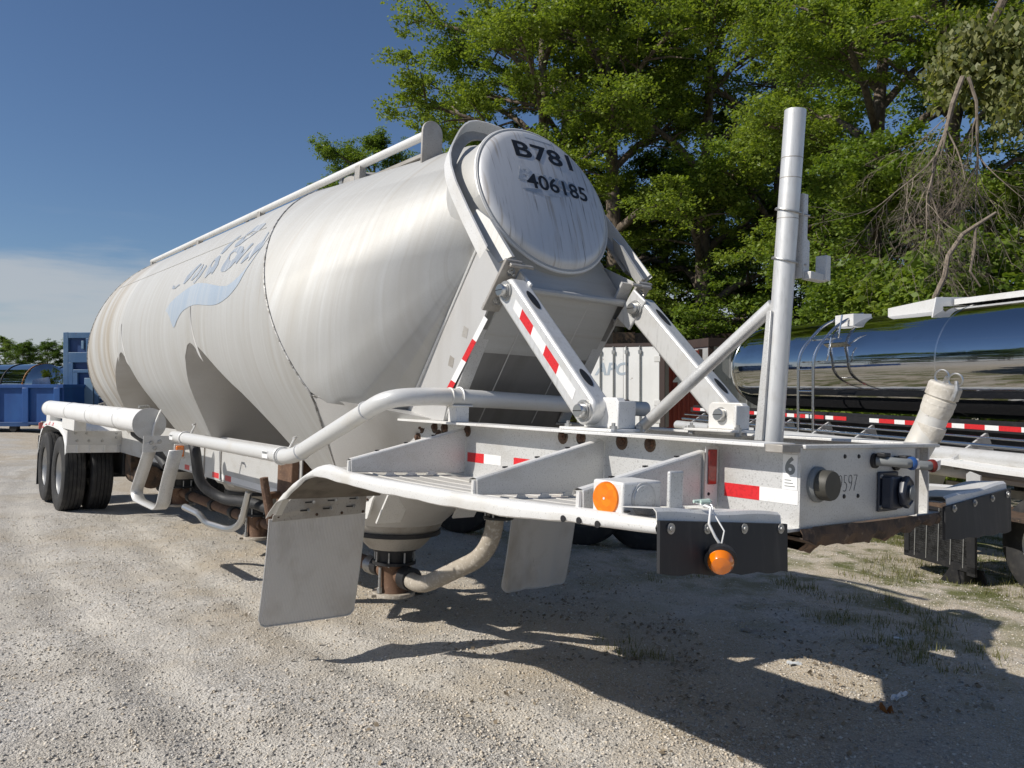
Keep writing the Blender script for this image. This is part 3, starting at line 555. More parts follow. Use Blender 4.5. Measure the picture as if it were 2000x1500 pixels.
# front legs of the tank: outer plates and shaded flanges
LEG = [(-2.067, 1.305), (-2.688, .477), (-2.82, .304), (-2.36, .304), (-2.304, .47), (-1.97, .909), (-1.867, 1.08), (-1.80, 1.188)]
for s in (-1, 1):
    bm = B(); plate(bm, [(x, s*.50, z) for x, z in LEG], (0, s*-.012, 0)); fin(bm, 'leg_plate', M_TANK2, TR)
    bm = B(); plate(bm, [(-1.81, s*.492, 1.175), (-2.36, s*.492, .304), (-2.36, s*.405, .304), (-1.81, s*.405, 1.175)], (-.012, 0, .008)); fin(bm, 'leg_flange', M_ALU, TR)
    bm = B(); plate(bm, [(-2.66, s*.485, .50), (-2.80, s*.485, .304), (-2.80, s*.3, .304), (-2.66, s*.3, .50)], (.012, 0, 0)); fin(bm, 'leg_gusset', M_TANK2, TR)
    seam([(-2.06, s*.503, 1.30), (-2.68, s*.503, .485)], .009, M_ALU_W)
def strip(pts, name, m, parent, off): bm = B(); plate(bm, pts, off); return fin(bm, name, m, parent, None)
def lerp2(a, b, t): return (a[0]+(b[0]-a[0])*t, a[1]+(b[1]-a[1])*t)
A0, A1, B0, B1 = (-1.98, .90), (-1.945, .878), (-2.355, .472), (-2.305, .455)
for t0, t1, m in ((0, .285, M_WTAPE), (.285, .55, M_RED), (.55, .83, M_WTAPE), (.83, 1, M_RED)):
    q = [lerp2(A0, B0, t0), lerp2(A1, B1, t0), lerp2(A1, B1, t1), lerp2(A0, B0, t1)]; strip([(x, -.5005, z) for x, z in q], 'reflective_tape', m, TR, (0, -.0012, 0))
for x, z in ((-2.165, .816), (-2.30, .65)): strip([(x-.03, -.5005, z-.02), (x+.02, -.5005, z-.035), (x+.035, -.5005, z+.02), (x-.01, -.5005, z+.04)], 'tape_remnant', M_ALU_D, TR, (0, -.001, 0))
bm = B(); plate(bm, [(-1.87, -.487, 1.06), (-2.395, -.487, .295), (-2.70, -.487, -.05), (-2.70, .487, -.05), (-2.395, .487, .295), (-1.87, .487, 1.06)], (-.012, 0, .009)); fin(bm, 'front_slope', mat('shade_darkened_slope_aluminium', (.25, .245, .235), .5, .4, [(1.5, 6, (.16, .15, .135), .45, .75, (1, 2, .4))], extra=tank_extra), TR)  # tank metal darkened: the shade under the head is put into its colour
for y in (-.22, .2): seam([(-1.868, y, 1.05), (-2.393, y, .297)], .004, M_TANK2)
# clamps on the legs, struts, pins, base brackets
LU = Vector((.63, 0, .777)); LN = Vector((.777, 0, -.63))
for s in (-1, 1):
    c = Vector((-1.845, s*.50, 1.07)) + LN*.022; Mx = Matrix.Translation(c) @ Matrix(((LU.x, 0, LN.x), (0, 1, 0), (LU.z, 0, LN.z))).to_4x4()
    bm = B(); box(bm, -.16, .165, -.062, .052, .0, .02, Mx) if s < 0 else box(bm, -.16, .165, -.052, .062, .0, .02, Mx); box(bm, .14, .158, -.04, .12*(-s)*1.0 if False else .04, .018, .05, Mx); box(bm, -.152, -.135, -.042, .042, -.03, .0, Mx); box(bm, .142, .157, *sorted((s*.02, -s*.12)), .02, .045, Mx); cp = fin(bm, 'clamp_plate', M_ALU_D, TR, 35, .004)
    for u in (-.09, .10):
        bm = B(); p = Mx @ Vector((u, 0, .018)); lathe(bm, [(.026, 0), (.026, .005), (.016, .005), (.016, .018), (.008, .018), (.008, .038)], p, LN, 14); fin(bm, 'clamp_bolt', M_STEEL, cp)
    bm = B(); box(bm, -.10, .115, -.009, .009, .018, .15, Mx @ Matrix.Translation((0, s*-.062, 0))); fin(bm, 'strut_lug', M_STRUT, TR, 35, .008)
    P0, P1 = Vector((-1.725, s*.492, 1.011)), Vector((-1.075, s*.505, .394)); d = (P1-P0).normalized(); nrm = Vector((d.z, 0, -d.x)); nrm = nrm if nrm.x > 0 else -nrm; L = (P1-P0).length
    bm = B(); prof = []
    for t in np.linspace(math.pi/2, 3*math.pi/2, 12): prof.append(P0 + d*(.052*math.cos(t)) + nrm*(.074*math.sin(t)))
    for t in np.linspace(-math.pi/2, math.pi/2, 12): prof.append(P1 + d*(.052*math.cos(t)) + nrm*(.074*math.sin(t)))
    plate(bm, [p+Vector((0, s*.055, 0)) for p in prof], (0, s*-.11, 0)); st = fin(bm, 'strut', M_STRUT, TR, 35, .014)
    for p, ln in ((P0+d*.16, .075), (P1-d*.15, .06)):       # slots in the upper face
        bm = B(); pts = [p+nrm*.0752+d*(ln*math.cos(t) if abs(math.cos(t)) > .5 else ln*math.cos(t))+Vector((0, .024*math.sin(t), 0)) for t in np.linspace(0, 2*math.pi, 18, endpoint=False)]; plate(bm, pts, nrm*.0012); fin(bm, 'strut_slot', M_BLACK, st)
    for p in (P0, P1):
        bm = B(); q = p+Vector((0, -.056, 0)); lathe(bm, [(.052, -.002), (.052, .010), (.041, .010), (.041, .016)], q, (0, -1, 0), 24); w = fin(bm, 'pin_washer', M_ZINC, TR)
        bm = B(); lathe(bm, [(.033, .014), (.033, .042), (.029, .047), (.0, .047)], q, (0, -1, 0), 24); fin(bm, 'pin_head', M_STEEL, TR)
        bm = B(); a = d.lerp(nrm, .5).normalized(); plate(bm, [q+Vector((0, -.0472, 0))+a*.03+nrm*.003, q+Vector((0, -.0472, 0))-a*.03+nrm*.003, q+Vector((0, -.0472, 0))-a*.03-nrm*.003, q+Vector((0, -.0472, 0))+a*.03-nrm*.003], (0, -.0006, 0)); fin(bm, 'pin_slot', M_BLACK, w)
    bm = B(); box(bm, -1.25, -.90, s*.45-.11, s*.45+.11, .303, .317); bp_ = fin(bm, 'base_plate', M_ALU_W, TR, 35, .003)
    bm = B(); plate(bm, [(-1.16, s*.485, .317), (-.93, s*.485, .317), (-.93, s*.485, .44), (-.95, s*.485, .46), (-1.14, s*.485, .46), (-1.16, s*.485, .44)], (0, -s*.05, 0)); box(bm, -.9465, -.927, s*.43-.06, s*.43+.055, .317, .445); fin(bm, 'base_bracket', M_ALU_W, TR, 35, .006)
    for x in (-1.22, -.915):
        for y in (-.08, .085): bm = B(); lathe(bm, [(.018, -.035), (.018, .014), (.009, .014), (.009, .028)], (x, s*.45+y, .317), (0, 0, 1), 6); fin(bm, 'base_bolt', M_ZINC, bp_)
    if s < 0:      # tape on the near strut
        def stq(t0, t1, m, nm='reflective_tape', hw=.024):
            a, b = P0+d*t0, P0+d*t1; off = Vector((0, -.0555, 0)); k = .018
            bm = B(); plate(bm, [a+off-nrm*hw-d*k*0, a+off+nrm*hw-d*k, b+off+nrm*hw-d*k, b+off-nrm*hw], (0, -.001, 0)); fin(bm, nm, m, st, None)
        for t0, t1, m in ((.12, .20, M_WTAPE), (.20, .335, M_RED), (.335, .48, M_WTAPE), (.48, .625, M_RED), (.625, .80, M_WTAPE)): stq(t0, t1, m)
# ---- coupler frame (nose)
for s in (-1, 1):
    bm = B(); plate(bm, [(0, s*.49, 0), (0, s*.49, .289), (-2.70, s*.49, .289), (-3.0, s*.49, -.05), (-2.6, s*.49, 0)], (0, -s*.012, 0)); fin(bm, 'side_rail', M_ALU, TR)
    bm = B(); box(bm, -2.72, -.075, min(s*.605, s*.41), max(s*.605, s*.41), .289, .302); fin(bm, 'top_flange', M_ALU_W, TR, 35, .002)
    bm = B(); box(bm, -2.7, -.002, min(s*.60, s*.40), max(s*.60, s*.40), -.012, .0); fin(bm, 'bottom_flange', M_ALU, TR, 35, .002)
    for x, z in ((-2.62, .255), (-2.47, .262), (-2.36, .262), (-2.12, .258), (-2.42, .215), (-2.66, .19), (-2.74, .12), (-1.30, .268), (-1.17, .268), (-.90, .265), (-.73, .263)):
        bm = B(); lathe(bm, [(.024, 0), (.024, .006), (.016, .008), (.014, .018), (.0, .022)], (x, s*.49, z), (0, s, 0), 12); fb = fin(bm, 'frame_bolt', M_BOLT, TR)
        bm = B(); lathe(bm, [(.034+.008*random.random(), 0), (.03, .0012), (.0, .0013)], (x, s*.49, z-.004), (0, s, 0), 14); fin(bm, 'rust_halo', M_RUSTY, fb)
bm = B(); box(bm, -.075, -.002, -.60, -.47, .272, .3015); fin(bm, 'flange_stub', M_ALU_D, TR, 35, .003)
bm = B(); box(bm, -.012, 0, -.478, .375, .0, .284); fp = fin(bm, 'front_plate', M_ALU, TR)
bm = B(); box(bm, -.09, -.078, .37, .478, .0, .284); fin(bm, 'front_recess', M_ALU_D, TR)
bm = B(); tube(bm, [(-.002, .375, .004), (-.002, .375, .28)], .013, 8); fin(bm, 'weld_bead', M_ALU_D, TR)
bm = B(); box(bm, -.05, .012, -.477, .56, .285, .300); fin(bm, 'front_top_lip', M_ALU, TR, 35, .003)
bm = B(); box(bm, -.062, -.052, -.40, .47, .27, .299); fin(bm, 'nose_edge', M_ALU_W, TR)
for x in (-1.0, -2.3): bm = B(); box(bm, x-.06, x+.06, -.405, .405, .12, .24); fin(bm, 'cross_member', M_ALU_W, TR, 35, .004)
bm = B(); box(bm, -1.05, -.01, -.47, .47, -.03, -.014); fin(bm, 'coupler_plate', M_RUSTY, TR)
# ragged rusted shoe under the front plate
bm = B(); n_ = 40; top = []; bot = []; bk = []
for k in range(n_+1):
    y = -.50+1.06*k/n_; t = k/n_
    jag = .012*math.sin(k*1.7)+.010*random.uniform(-1, 1); low = -.035-.035*math.sin(math.pi*min(1, t*1.25))**.7+jag*.5
    top.append((.012+.012*math.sin(t*3)+.004*random.uniform(-1, 1), y, -.001)); bot.append((.022+.01*math.sin(k*.9), y, low)); bk.append((-.45, y, -.03-.01*t))
sheet(bm, [[a, (a[0]+.01, a[1], (a[2]+b[2])*.5+random.uniform(-.006, .006)), b, c] for a, b, c in zip(top, bot, bk)], (0, 0, -.006)); fin(bm, 'rusted_shoe', M_RUSTY, TR, 30)
bm = B(); rows = []
for k in range(28):
    y = -.42+.75*k/27; rows.append([(.0+.01*random.uniform(-1, 1), y, -.05), (-.05, y, -.085-.02*math.sin(k*.6)+random.uniform(-.008, .008)), (-.25, y, -.08)])
sheet(bm, rows); fin(bm, 'timber_packing', M_WOOD, TR)
# fittings on the front plate
bm = B(); lathe(bm, [(.066, 0), (.066, .012), (.06, .02), (.06, .022)], (0.001, -.385, .155), (1, 0, 0), 36); pb = fin(bm, 'plug_base', M_GREY, fp)
bm = B(); lathe(bm, [(.055, .02), (.056, .055), (.052, .066), (.0, .068)], (0.001, -.385, .155), (1, 0, 0), 36); fin(bm, 'plug_cap', M_OLIVE, fp)
for y, z in ((-.195, .255), (-.094, .254), (-.195, .102), (-.095, .10)):
    bm = B(); lathe(bm, [(.009, 0), (.007, .004), (.0, .005)], (0, y, z), (1, 0, 0), 12); fin(bm, 'plate_screw', M_BLACK, fp)
place_text(text_mesh('09597', .10, -.0035, .06, .0004, 1.0, .72), 'marker_writing', M_INK, fp, (.0008, -.19, .148), (0, 1, 0), (0, 0, 1))
bm = B(); box(bm, .001, .012, .045, .20, .03, .19); sk = fin(bm, 'socket_base', M_BLPL, fp, 35, .012)
bm = B(); box(bm, .012, .06, .055, .15, .045, .175); fin(bm, 'socket_body', M_BLPL, fp, 35, .008)
bm = B(); lathe(bm, [(.062, 0), (.066, .01), (.066, .022), (.052, .03), (.05, .024), (.03, .024), (.028, .03), (.0, .03)], (.058, .145, .112), (1, .15, 0), 8); fin(bm, 'socket_lid', M_BLPL, fp, 30, .003)
bm = B(); lathe(bm, [(.030, .0), (.030, .006), (.026, .008), (.0, .008)], (.09, .15, .112), (1, .15, 0), 20); fin(bm, 'lid_boss', M_GREY, fp)
for z in (.05, .172): bm = B(); lathe(bm, [(.009, 0), (.009, .005), (0, .006)], (.012, .058, z), (1, 0, 0), 10); fin(bm, 'socket_screw', M_ZINC, fp)
M_GLB, M_GLR = mat('blue_plastic', (.02, .07, .22), .45), mat('dark_red_plastic', (.14, .015, .01), .4)
M_LAB = mat('crumpled_wrap', (.72, .70, .68), .4, 0, [(40, 4, (.5, .3, .22), .55, .7, ONE)])
for y, z, mc in ((.02, .235, M_GLB), (.19, .222, M_GLR)):
    bm = B(); lathe(bm, [(.030, 0), (.030, .012), (.02, .014)], (0, y, z), (1, 0, 0), 18); gl = fin(bm, 'gladhand_flange', M_BLACK, fp)
    bm = B(); tube(bm, [(.012, y, z), (.05, y+.012, z), (.10, y+.055, z-.004), (.105, y+.085, z-.004)], .019, 14); fin(bm, 'gladhand_stem', M_GREY, gl)
    bm = B(); lathe(bm, [(.024, 0), (.027, .006), (.027, .014), (.022, .018)], (.105, y+.08, z-.004), (.4, 1, 0), 16); fin(bm, 'gladhand_ring', mc, gl)
    bm = B(); a = Vector((.112, y+.102, z-.004)); 
    vv = [bm.verts.new(a+Vector((random.uniform(-.02, .02), random.uniform(-.018, .022), random.uniform(-.026, .026)))) for _ in range(26)]; bmesh.ops.convex_hull(bm, input=vv); bmesh.ops.delete(bm, geom=[v for v in bm.verts if not v.link_faces], context='VERTS'); fin(bm, 'gladhand_seal_wrap', M_LAB, gl, 10)
    bm = B(); box(bm, .02, .055, y-.018, y+.03, z+.018, z+.034); fin(bm, 'gladhand_tag', M_BLACK, gl, 35, .003)
# sticker, tape, reflector on the near rail
stk = strip([(-.072, -.4905, .135), (-.012, -.4905, .135), (-.012, -.4905, .262), (-.072, -.4905, .262)], 'sticker', M_STICK, TR, (0, -.001, 0))
place_text(text_mesh('6', .085, .003, 0, .0003), 'sticker_number', M_GREY, stk, (-.042, -.4918, .218), (1, 0, 0), (0, 0, 1))
for k in range(3): strip([(-.063, -.4918, .146+k*.011), (-.02-.008*k, -.4918, .146+k*.011), (-.02-.008*k, -.4918, .149+k*.011), (-.063, -.4918, .149+k*.011)], 'sticker_print', M_GREY, stk, (0, -.0004, 0))
for x0, x1, m in ((-.331, -.17, M_RED), (-.17, -.007, M_WTAPE), (-2.11, -1.95, M_RED), (-1.95, -1.795, M_WTAPE), (-1.683, -1.53, M_RED), (-1.53, -1.38, M_WTAPE), (-1.38, -1.22, M_RED)):
    strip([(x0, -.4905, .082), (x1, -.4905, .082), (x1, -.4905, .134), (x0, -.4905, .134)], 'reflective_tape', m, TR, (0, -.001, 0))
bm = B(); tube(bm, [(-.14, -.492, .032), (-.14, -.52, .036), (-.16, -.58, .022), (-.2, -.6, .012)], .006, 8); fin(bm, 'cable_stub', M_BLACK, TR)
# ---- fender decks either side of the nose
DX = [(.0, .072, .036), (-.3, .066, .022), (-.8, .046, -.012), (-1.3, .036, -.022), (-1.8, .032, -.026), (-2.1, .036, -.022), (-2.25, .05, -.014), (-2.36, .056, -.012), (-2.48, .03, -.014), (-2.63, -.026, -.052), (-2.80, -.095, -.135), (-2.94, -.18, -.22), (-3.02, -.25, -.28), (-3.063, -.297, -.32)]
TXS = [q[0] for q in DX[::-1]]
def deck_z(x): return float(np.interp(x, TXS, [q[1] for q in DX[::-1]]))
def lip_z(x): return float(np.interp(x, TXS, [q[2] for q in DX[::-1]]))
xs_all = list(np.linspace(0, -2.1, 22))+list(np.linspace(-2.15, -3.063, 24))
for s in (-1, 1):
    rows = []
    for x in xs_all:
        zo, zb = deck_z(x), lip_z(x); zi = zo-.03 if x > -2.2 else zo-.012
        # normal thickness for the bent part: lip hangs inside the curve
        r_ = [(x, s*.605, zi), (x, s*.80, zi+.002), (x, s*1.0, zi+.006), (x, s*1.15, zo-.012), (x, s*1.19, zo-.004), (x, s*1.215, zo+.006), (x, s*1.235, zo+.004), (x, s*1.248, zo-.008), (x, s*1.252, (zo+zb)/2), (x, s*1.248, zb+.006), (x, s*1.235, zb)]
        if x < -2.9: r_ = [(q[0], s*max(abs(q[1]), 1.185+.01*i), zo-.004 if i < 5 else q[2]) for i, q in enumerate(r_)]
        rows.append(r_)
    bm = B(); sheet(bm, [r_[:5] for r_ in rows], (0, 0, -.003)); dk = fin(bm, 'fender_deck', M_DECK, TR, 45)
    bm = B(); sheet(bm, [[(q[0], q[1]+s*.0*i, q[2]+(.004*math.sin(q[0]*7+1)*math.sin(q[0]*19) if i > 3 else 0)) for i, q in enumerate(r_[4:])] for r_ in rows], (0, 0, -.003)); fin(bm, 'deck_lip', M_ALU_W, dk, 50)
    bm = B(); sheet(bm, [[(x, s*.61, deck_z(x)-.035), (x, s*1.0, deck_z(x)-.033), (x, s*1.225, deck_z(x)-.03)] for x in xs_all if x > -2.93]); fin(bm, 'fender_underside', M_UNDER, dk)
    for y in (.70, .82, .94, 1.06):
        bm = B(); rr = []
        for x in np.linspace(-.35, -2.25, 24):
            z = deck_z(x)-.03+ (.003 if y > .9 else .001)+ (.008 if y > 1.03 else 0); rr.append([(x, s*(y-.010), z-.002), (x, s*(y-.004), z+.0045), (x, s*(y+.004), z+.0045), (x, s*(y+.010), z-.002)])
        sheet(bm, rr); fin(bm, 'deck_rib', M_DECK, dk)
    for k, gx_ in enumerate((-2.12, -1.0, -.37)):
        z0 = deck_z(gx_)-.022; zt_ = .262; bm = B()
        pts = [(gx_, s*.50, z0), (gx_, s*1.205, z0+.022), (gx_, s*1.208, z0+.085), (gx_, s*.52, zt_), (gx_, s*.50, zt_-.006)]; plate(bm, pts, (-.012, 0, 0)); g = fin(bm, 'gusset', M_ALU, TR, 35, .003)
        bm = B(); tube(bm, [(gx_-.018, s*1.212, z0+.02), (gx_-.018, s*1.21, z0+.08)], .011, 8); fin(bm, 'gusset_edge', M_ALU_W, g)
        rows = []
        for t in np.linspace(0, 1, 8):
            y, z = 1.21+(.515-1.21)*t, z0+.085+(zt_-z0-.085)*t; rows.append([(gx_+.001, s*y, z-.006), (gx_-.008, s*y, z+.004), (gx_-.03, s*y, z+.006), (gx_-.052, s*y, z-.002), (gx_-.056, s*y, z-.02), (gx_-.052, s*y, z-.02), (gx_-.046, s*y, z-.006), (gx_-.012, s*y, z-.004)])
        bm = B(); sheet(bm, rows); fin(bm, 'gusset_flange', M_ALU_W, g)
        for q in range(3):
            y = .72+.13*q; bm = B(); rr = [(gx_+.0008, s*(y-.035+.07*i/8), z0+.004+.012*(1 if 1 < i < 7 else 0)) for i in range(9)]; plate(bm, [(gx_+.0008, s*(y+.035), z0-.004), (gx_+.0008, s*(y-.035), z0-.004)]+rr, (.004, 0, 0)); fin(bm, 'gusset_scallop', M_ALU_W, g)
            t = .25+.25*q; y2 = 1.21+(.515-1.21)*t; z2 = z0+.085+(zt_-z0-.085)*t; bm = B(); box(bm, gx_-.035, gx_-.024, min(s*y2, s*(y2+.02)), max(s*y2, s*(y2+.02)), z2-.002, z2+.0085); fin(bm, 'flange_hole', M_BLACK, g)
    # front drop plate and rubber flap
    xa = .012
    bm = B(); rows = []
    for y in np.linspace(.625, 1.262, 14):
        t = (y-.625)/.637; zt2 = .066+.046*t+.004*math.sin(t*9); rows.append([(xa-.16, s*y, zt2-.012), (xa-.012, s*y, zt2), (xa, s*y, zt2-.01), (xa+.006, s*y, zt2-.055)])
    sheet(bm, rows, (-.003, 0, -.002)); fin(bm, 'front_drop_plate', M_ALU_W, TR, 30)
    bm = B(); rows = []
    for i, y in enumerate(np.linspace(.612 if s < 0 else .575, 1.268, 15)):
        t = (y-.612)/.656; zt2 = .028+.052*t; zb2 = -.136+.055*t if s < 0 else -.12-.01*t
        rows.append([(xa+.008+.012*(1-f)*0+f*.02*math.sin(t*2.6+.3), s*(y-.0*f), zt2+(zb2-zt2)*f+(.004*math.sin(i*1.9) if f == 1 else 0)) for f in np.linspace(0, 1, 7)])
    sheet(bm, rows, (.012, 0, 0)); rf = fin(bm, 'rubber_flap', M_RUB, TR, 40)
    for y in (.655, .86, 1.05, 1.222):
        bm = B(); lathe(bm, [(.017, 0), (.017, .004), (.009, .004), (.009, .010), (0, .011)], (xa+.0215, s*y, .012+.045*(y-.612)/.656), (1, 0, 0), 16); fin(bm, 'flap_washer', M_ZINC, rf)
    # mud flap hanger and ribbed flap
    x0 = -3.07
    bm = B(); plate(bm, [(x0, s*.612, -.205), (x0, s*1.12, -.205), (x0, s*1.235, -.305), (x0-.012, s*1.235, -.345), (x0-.012, s*.612, -.325)], (-.008, 0, 0)); hg = fin(bm, 'flap_hanger', M_ALU_D, TR)
    for y, z in ((.70, -.225), (.85, -.23), (1.0, -.235), (.72, -.275), (.88, -.28), (1.03, -.285)):
        bm = B(); box(bm, x0, x0+.004, s*y-.035, s*y+.012, z-.004, z+.004); fin(bm, 'hanger_slot', M_BLACK, hg); bm = B(); lathe(bm, [(.012, 0), (.012, .008), (.006, .008), (.006, .02)], (x0, s*(y)+.02, z), (1, 0, 0), 8); fin(bm, 'hanger_bolt', M_ZINC, hg)
    for y in (.63, .78, .95, 1.2): bm = B(); lathe(bm, [(.01, 0), (.008, .005), (0, .006)], (x0-.01, s*y, -.315), (1, 0, 0), 8); fin(bm, 'hanger_rivet', M_BOLT, hg)
    bm = B(); W0, W1 = .612, 1.252; nr = 128; rows = []
    for i in range(nr+1):
        t = i/nr; y = W0+(W1-W0)*t; e = min(t, 1-t)*(W1-W0); rc = .05; zb2 = -1.005+.0*t + (rc-math.sqrt(max(0, rc*rc-(rc-min(e, rc))**2)))
        wob = (.012*math.sin(t*13)+.006*math.sin(t*29)) if s > 0 else .004*math.sin(t*5)
        rib = .0016 if (i % 2) else -.0016
        rows.append([(x0-.016-.105*f**1.4+rib+wob*f, s*(y), -.328+(zb2+.328)*f) for f in np.linspace(0, 1, 9)])
    sheet(bm, rows, (-.006, 0, 0)); mf = fin(bm, 'mud_flap', M_ALU_D if False else mat('ribbed_grey_flap', (.66, .64, .61), .6, .05, [(5, 4, (.56, .53, .49), .5, .8, ONE), (9, 4, (.16, .135, .11), .68, .74, (1, 1, .3)), (2.5, 6, (.40, .365, .315), .5, .75, (1, 1, .5))]), TR, 20)
    bm = B(); rim_p = [rows[0][k] for k in range(9)]+[r_[-1] for r_ in rows[1:-1:4]]+[rows[-1][k] for k in range(8, -1, -1)]; tube(bm, rim_p, .005, 6); fin(bm, 'flap_edge', M_ALU, mf)
# reflector at the end of the third near gusset
bm = B(); box(bm, -.366, -.360, -.575, -.495, .035, .275); rp = fin(bm, 'reflector_plate', M_ALU_W, TR, 35, .003)
bm = B(); box(bm, -.360, -.354, -.562, -.51, .125, .262); fin(bm, 'red_reflector', M_REDL, rp, 35, .003)
bm = B(); lathe(bm, [(.007, 0), (.005, .004), (0, .005)], (-.360, -.552, .088), (1, 0, 0), 8); fin(bm, 'plate_screw', M_BLACK, rp)
seam([(-.366, -.578, .05), (-.366, -.578, .25)], .007, M_ALU_D)
# side marker lamp box
bm = B(); box(bm, -.318, -.175, -1.215, -1.03, .055, .172); lb = fin(bm, 'lamp_box', M_ALU_W, TR, 35, .008)
bm = B(); lathe(bm, [(.055, 0), (.055, .006), (.051, .012), (.0, .016)], (-.248, -1.215, .114), (.12, -1, 0), 36); fin(bm, 'amber_marker', M_AMB, lb)
bm = B(); lathe(bm, [(.004, .016), (.004, .0175), (.0, .018)], (-.248, -1.215, .114), (.12, -1, 0), 10); fin(bm, 'marker_rivet', M_WTAPE, lb)
bm = B(); lathe(bm, [(.056, 0), (.056, .004), (.05, .004), (.048, .008), (.0, .012)], (-.175, -1.12, .114), (1, 0, 0), 32); fin(bm, 'clear_lamp', M_ALU, lb)
bm = B(); box(bm, -.13, -.115, -1.06, -.99, .06, .21); fin(bm, 'lamp_bracket', M_ALU, TR, 35, .006)
for x, z in ((-.42, .026), (-.34, .03), (-.25, .03), (-.17, .064)): bm = B(); lathe(bm, [(.012, 0), (.012, .003), (0, .003)], (x, -1.2525 if z < .05 else -1.2, z if z < .05 else .078), (0, -1, 0) if z < .05 else (0, 0, 1), 12); fin(bm, 'lip_hole', M_BLACK, TR)
# ---- exhaust-like stand pipe with brace and hanger on the nose
bm = B(); tube(bm, [(-.49, .05, .28), (-.455, .05, .95), (-.412, .05, 1.767)], .047, 28); sp_ = fin(bm, 'stand_pipe', M_STRUT, TR)
bm = B(); plate(bm, [(-.55, -.003, .285), (-.50, -.012, .285), (-.47, -.012, .87), (-.50, -.003, .87)], (0, .03, 0)); fin(bm, 'pipe_backing', M_ALU, TR, 35, .004)
bm = B(); tube(bm, [(-1.30, .045, .30), (-.50, .048, .90)], .031, 18); fin(bm, 'pipe_brace', M_STRUT, TR)
for z in (1.10, 1.32):
    x = -.49+(z-.28)*.0525; bm = B(); tube(bm, [(x+.052*math.cos(t), .05+.052*math.sin(t), z-.015*math.cos(t)) for t in np.linspace(-2.4, 2.4, 20)], .005, 6); tube(bm, [(x-.05, .02, z+.01), (x+.06, .125, z-.02)], .005, 6); fin(bm, 'u_bolt', M_ZINC, sp_)
bm = B(); plate(bm, [(-.40, .10, 1.40), (-.40, .135, 1.40), (-.40, .135, 1.20), (-.40, .155, 1.19), (-.40, .155, 1.02), (-.40, .10, 1.02)], (.008, 0, 0)); box(bm, -.47, -.392, .098, .106, 1.02, 1.40); hk = fin(bm, 'hose_hanger', M_ALU, TR)
bm = B(); box(bm, -.405, -.36, .12, .25, 1.015, 1.05); box(bm, -.405, -.35, .225, .262, 1.02, 1.135); fin(bm, 'hanger_hook', M_ALU, hk, 35, .003)
for z in (1.55, 1.46, 1.28): x = -.49+(z-.28)*.0525; bm = B(); lathe(bm, [(.0476, 0), (.0480, .002), (.0476, .004)], (x, .05, z), (.05, 0, 1), 28, True); fin(bm, 'scribe_mark', M_ALU_D, sp_)
# ---- discharge elbow with cap at the far side of the nose
M_CONC = mat('cement_crusted_pipe', (.60, .565, .50), .8, .05, [(14, 6, (.44, .40, .34), .45, .7, ONE), (60, 4, (.70, .67, .62), .56, .7, ONE)], bump=(50, .5, .006))
EP = fillet([(-.75, .56, .20), (-.13, .57, .20), (-.06, .60, .36), (.019, .60, .58)], .17, 8)
bm = B(); tube(bm, EP[:-1]+[Vector((-.055, .60, .372))], .062, 24); el = fin(bm, 'discharge_elbow', M_PIPE, TR)
e0 = Vector((-.058, .60, .355)); ed = Vector((.078, 0, .226)).normalized()
bm = B(); lathe(bm, [(.062, -.03), (.066, 0), (.066, .03), (.058, .034), (.058, .07), (.062, .074), (.067, .10), (.067, .125), (.062, .128)], e0, ed, 28); fin(bm, 'coupling', M_CONC, el, 30)
bm = B(); lathe(bm, [(.068, .126), (.068, .15), (.063, .153), (.063, .16), (.07, .163), (.07, .215), (.064, .224), (.0, .226)], e0, ed, 28); cpz = fin(bm, 'coupling_cap', M_CONC, el, 30)
a_, b_ = frame_of(ed)
for t in (2.6, 5.2):
    q = e0+ed*.165+(a_*math.cos(t)+b_*math.sin(t))*.074; bm = B(); tube(bm, [q, q+ed*.05, q+ed*.085+(a_*math.cos(t)+b_*math.sin(t))*-.02], [.012, .011, .008], 8); fin(bm, 'cam_lever', M_ZINC, cpz)
for t in (.3, 2.0): 
    q = e0+ed*.25+(a_*math.cos(t*2.2)+b_*math.sin(t*2.2))*.03; bm = B(); tube(bm, [q+(ed*math.cos(w)+b_*math.sin(w))*.03 for w in np.linspace(0, 2*math.pi, 18)], .004, 6, False); fin(bm, 'pull_ring', M_STEEL, cpz)
# ---- air line along the near side, rising and crossing in front of the hopper
AP = fillet([(-5.95, -1.044, .027), (-3.28, -1.044, .027), (-2.22, -.96, .425), (-2.15, -.72, .445), (-2.15, 1.0, .41)], .15, 7)
bm = B(); tube(bm, AP, .05, 20); ap = fin(bm, 'air_line', M_PIPE, TR)
for p, dr in (((-3.42, -1.044, .027), (1, 0, 0)), ((-3.16, -1.035, .072), (1, .08, .37)), ((-2.42, -.977, .352), (1, .08, .37)), ((-2.15, -.60, .442), (0, 1, 0))):
    bm = B(); lathe(bm, [(.049, -.008), (.056, -.004), (.056, .004), (.049, .008)], p, dr, 20); fin(bm, 'weld_collar', M_PIPE, ap)
for x in (-5.62, -3.45):
    bm = B(); tube(bm, [(x, -1.044+.056*math.cos(t), .027+.056*math.sin(t)) for t in np.linspace(0, 2*math.pi, 20)], .007, 6, False); tube(bm, [(x, -1.0, .06), (x+.05, -.98, .14), (x+.12, -1.0, .155), (x+.15, -1.03, .15)], .009, 8); fin(bm, 'line_hook', M_ALU_W, ap)
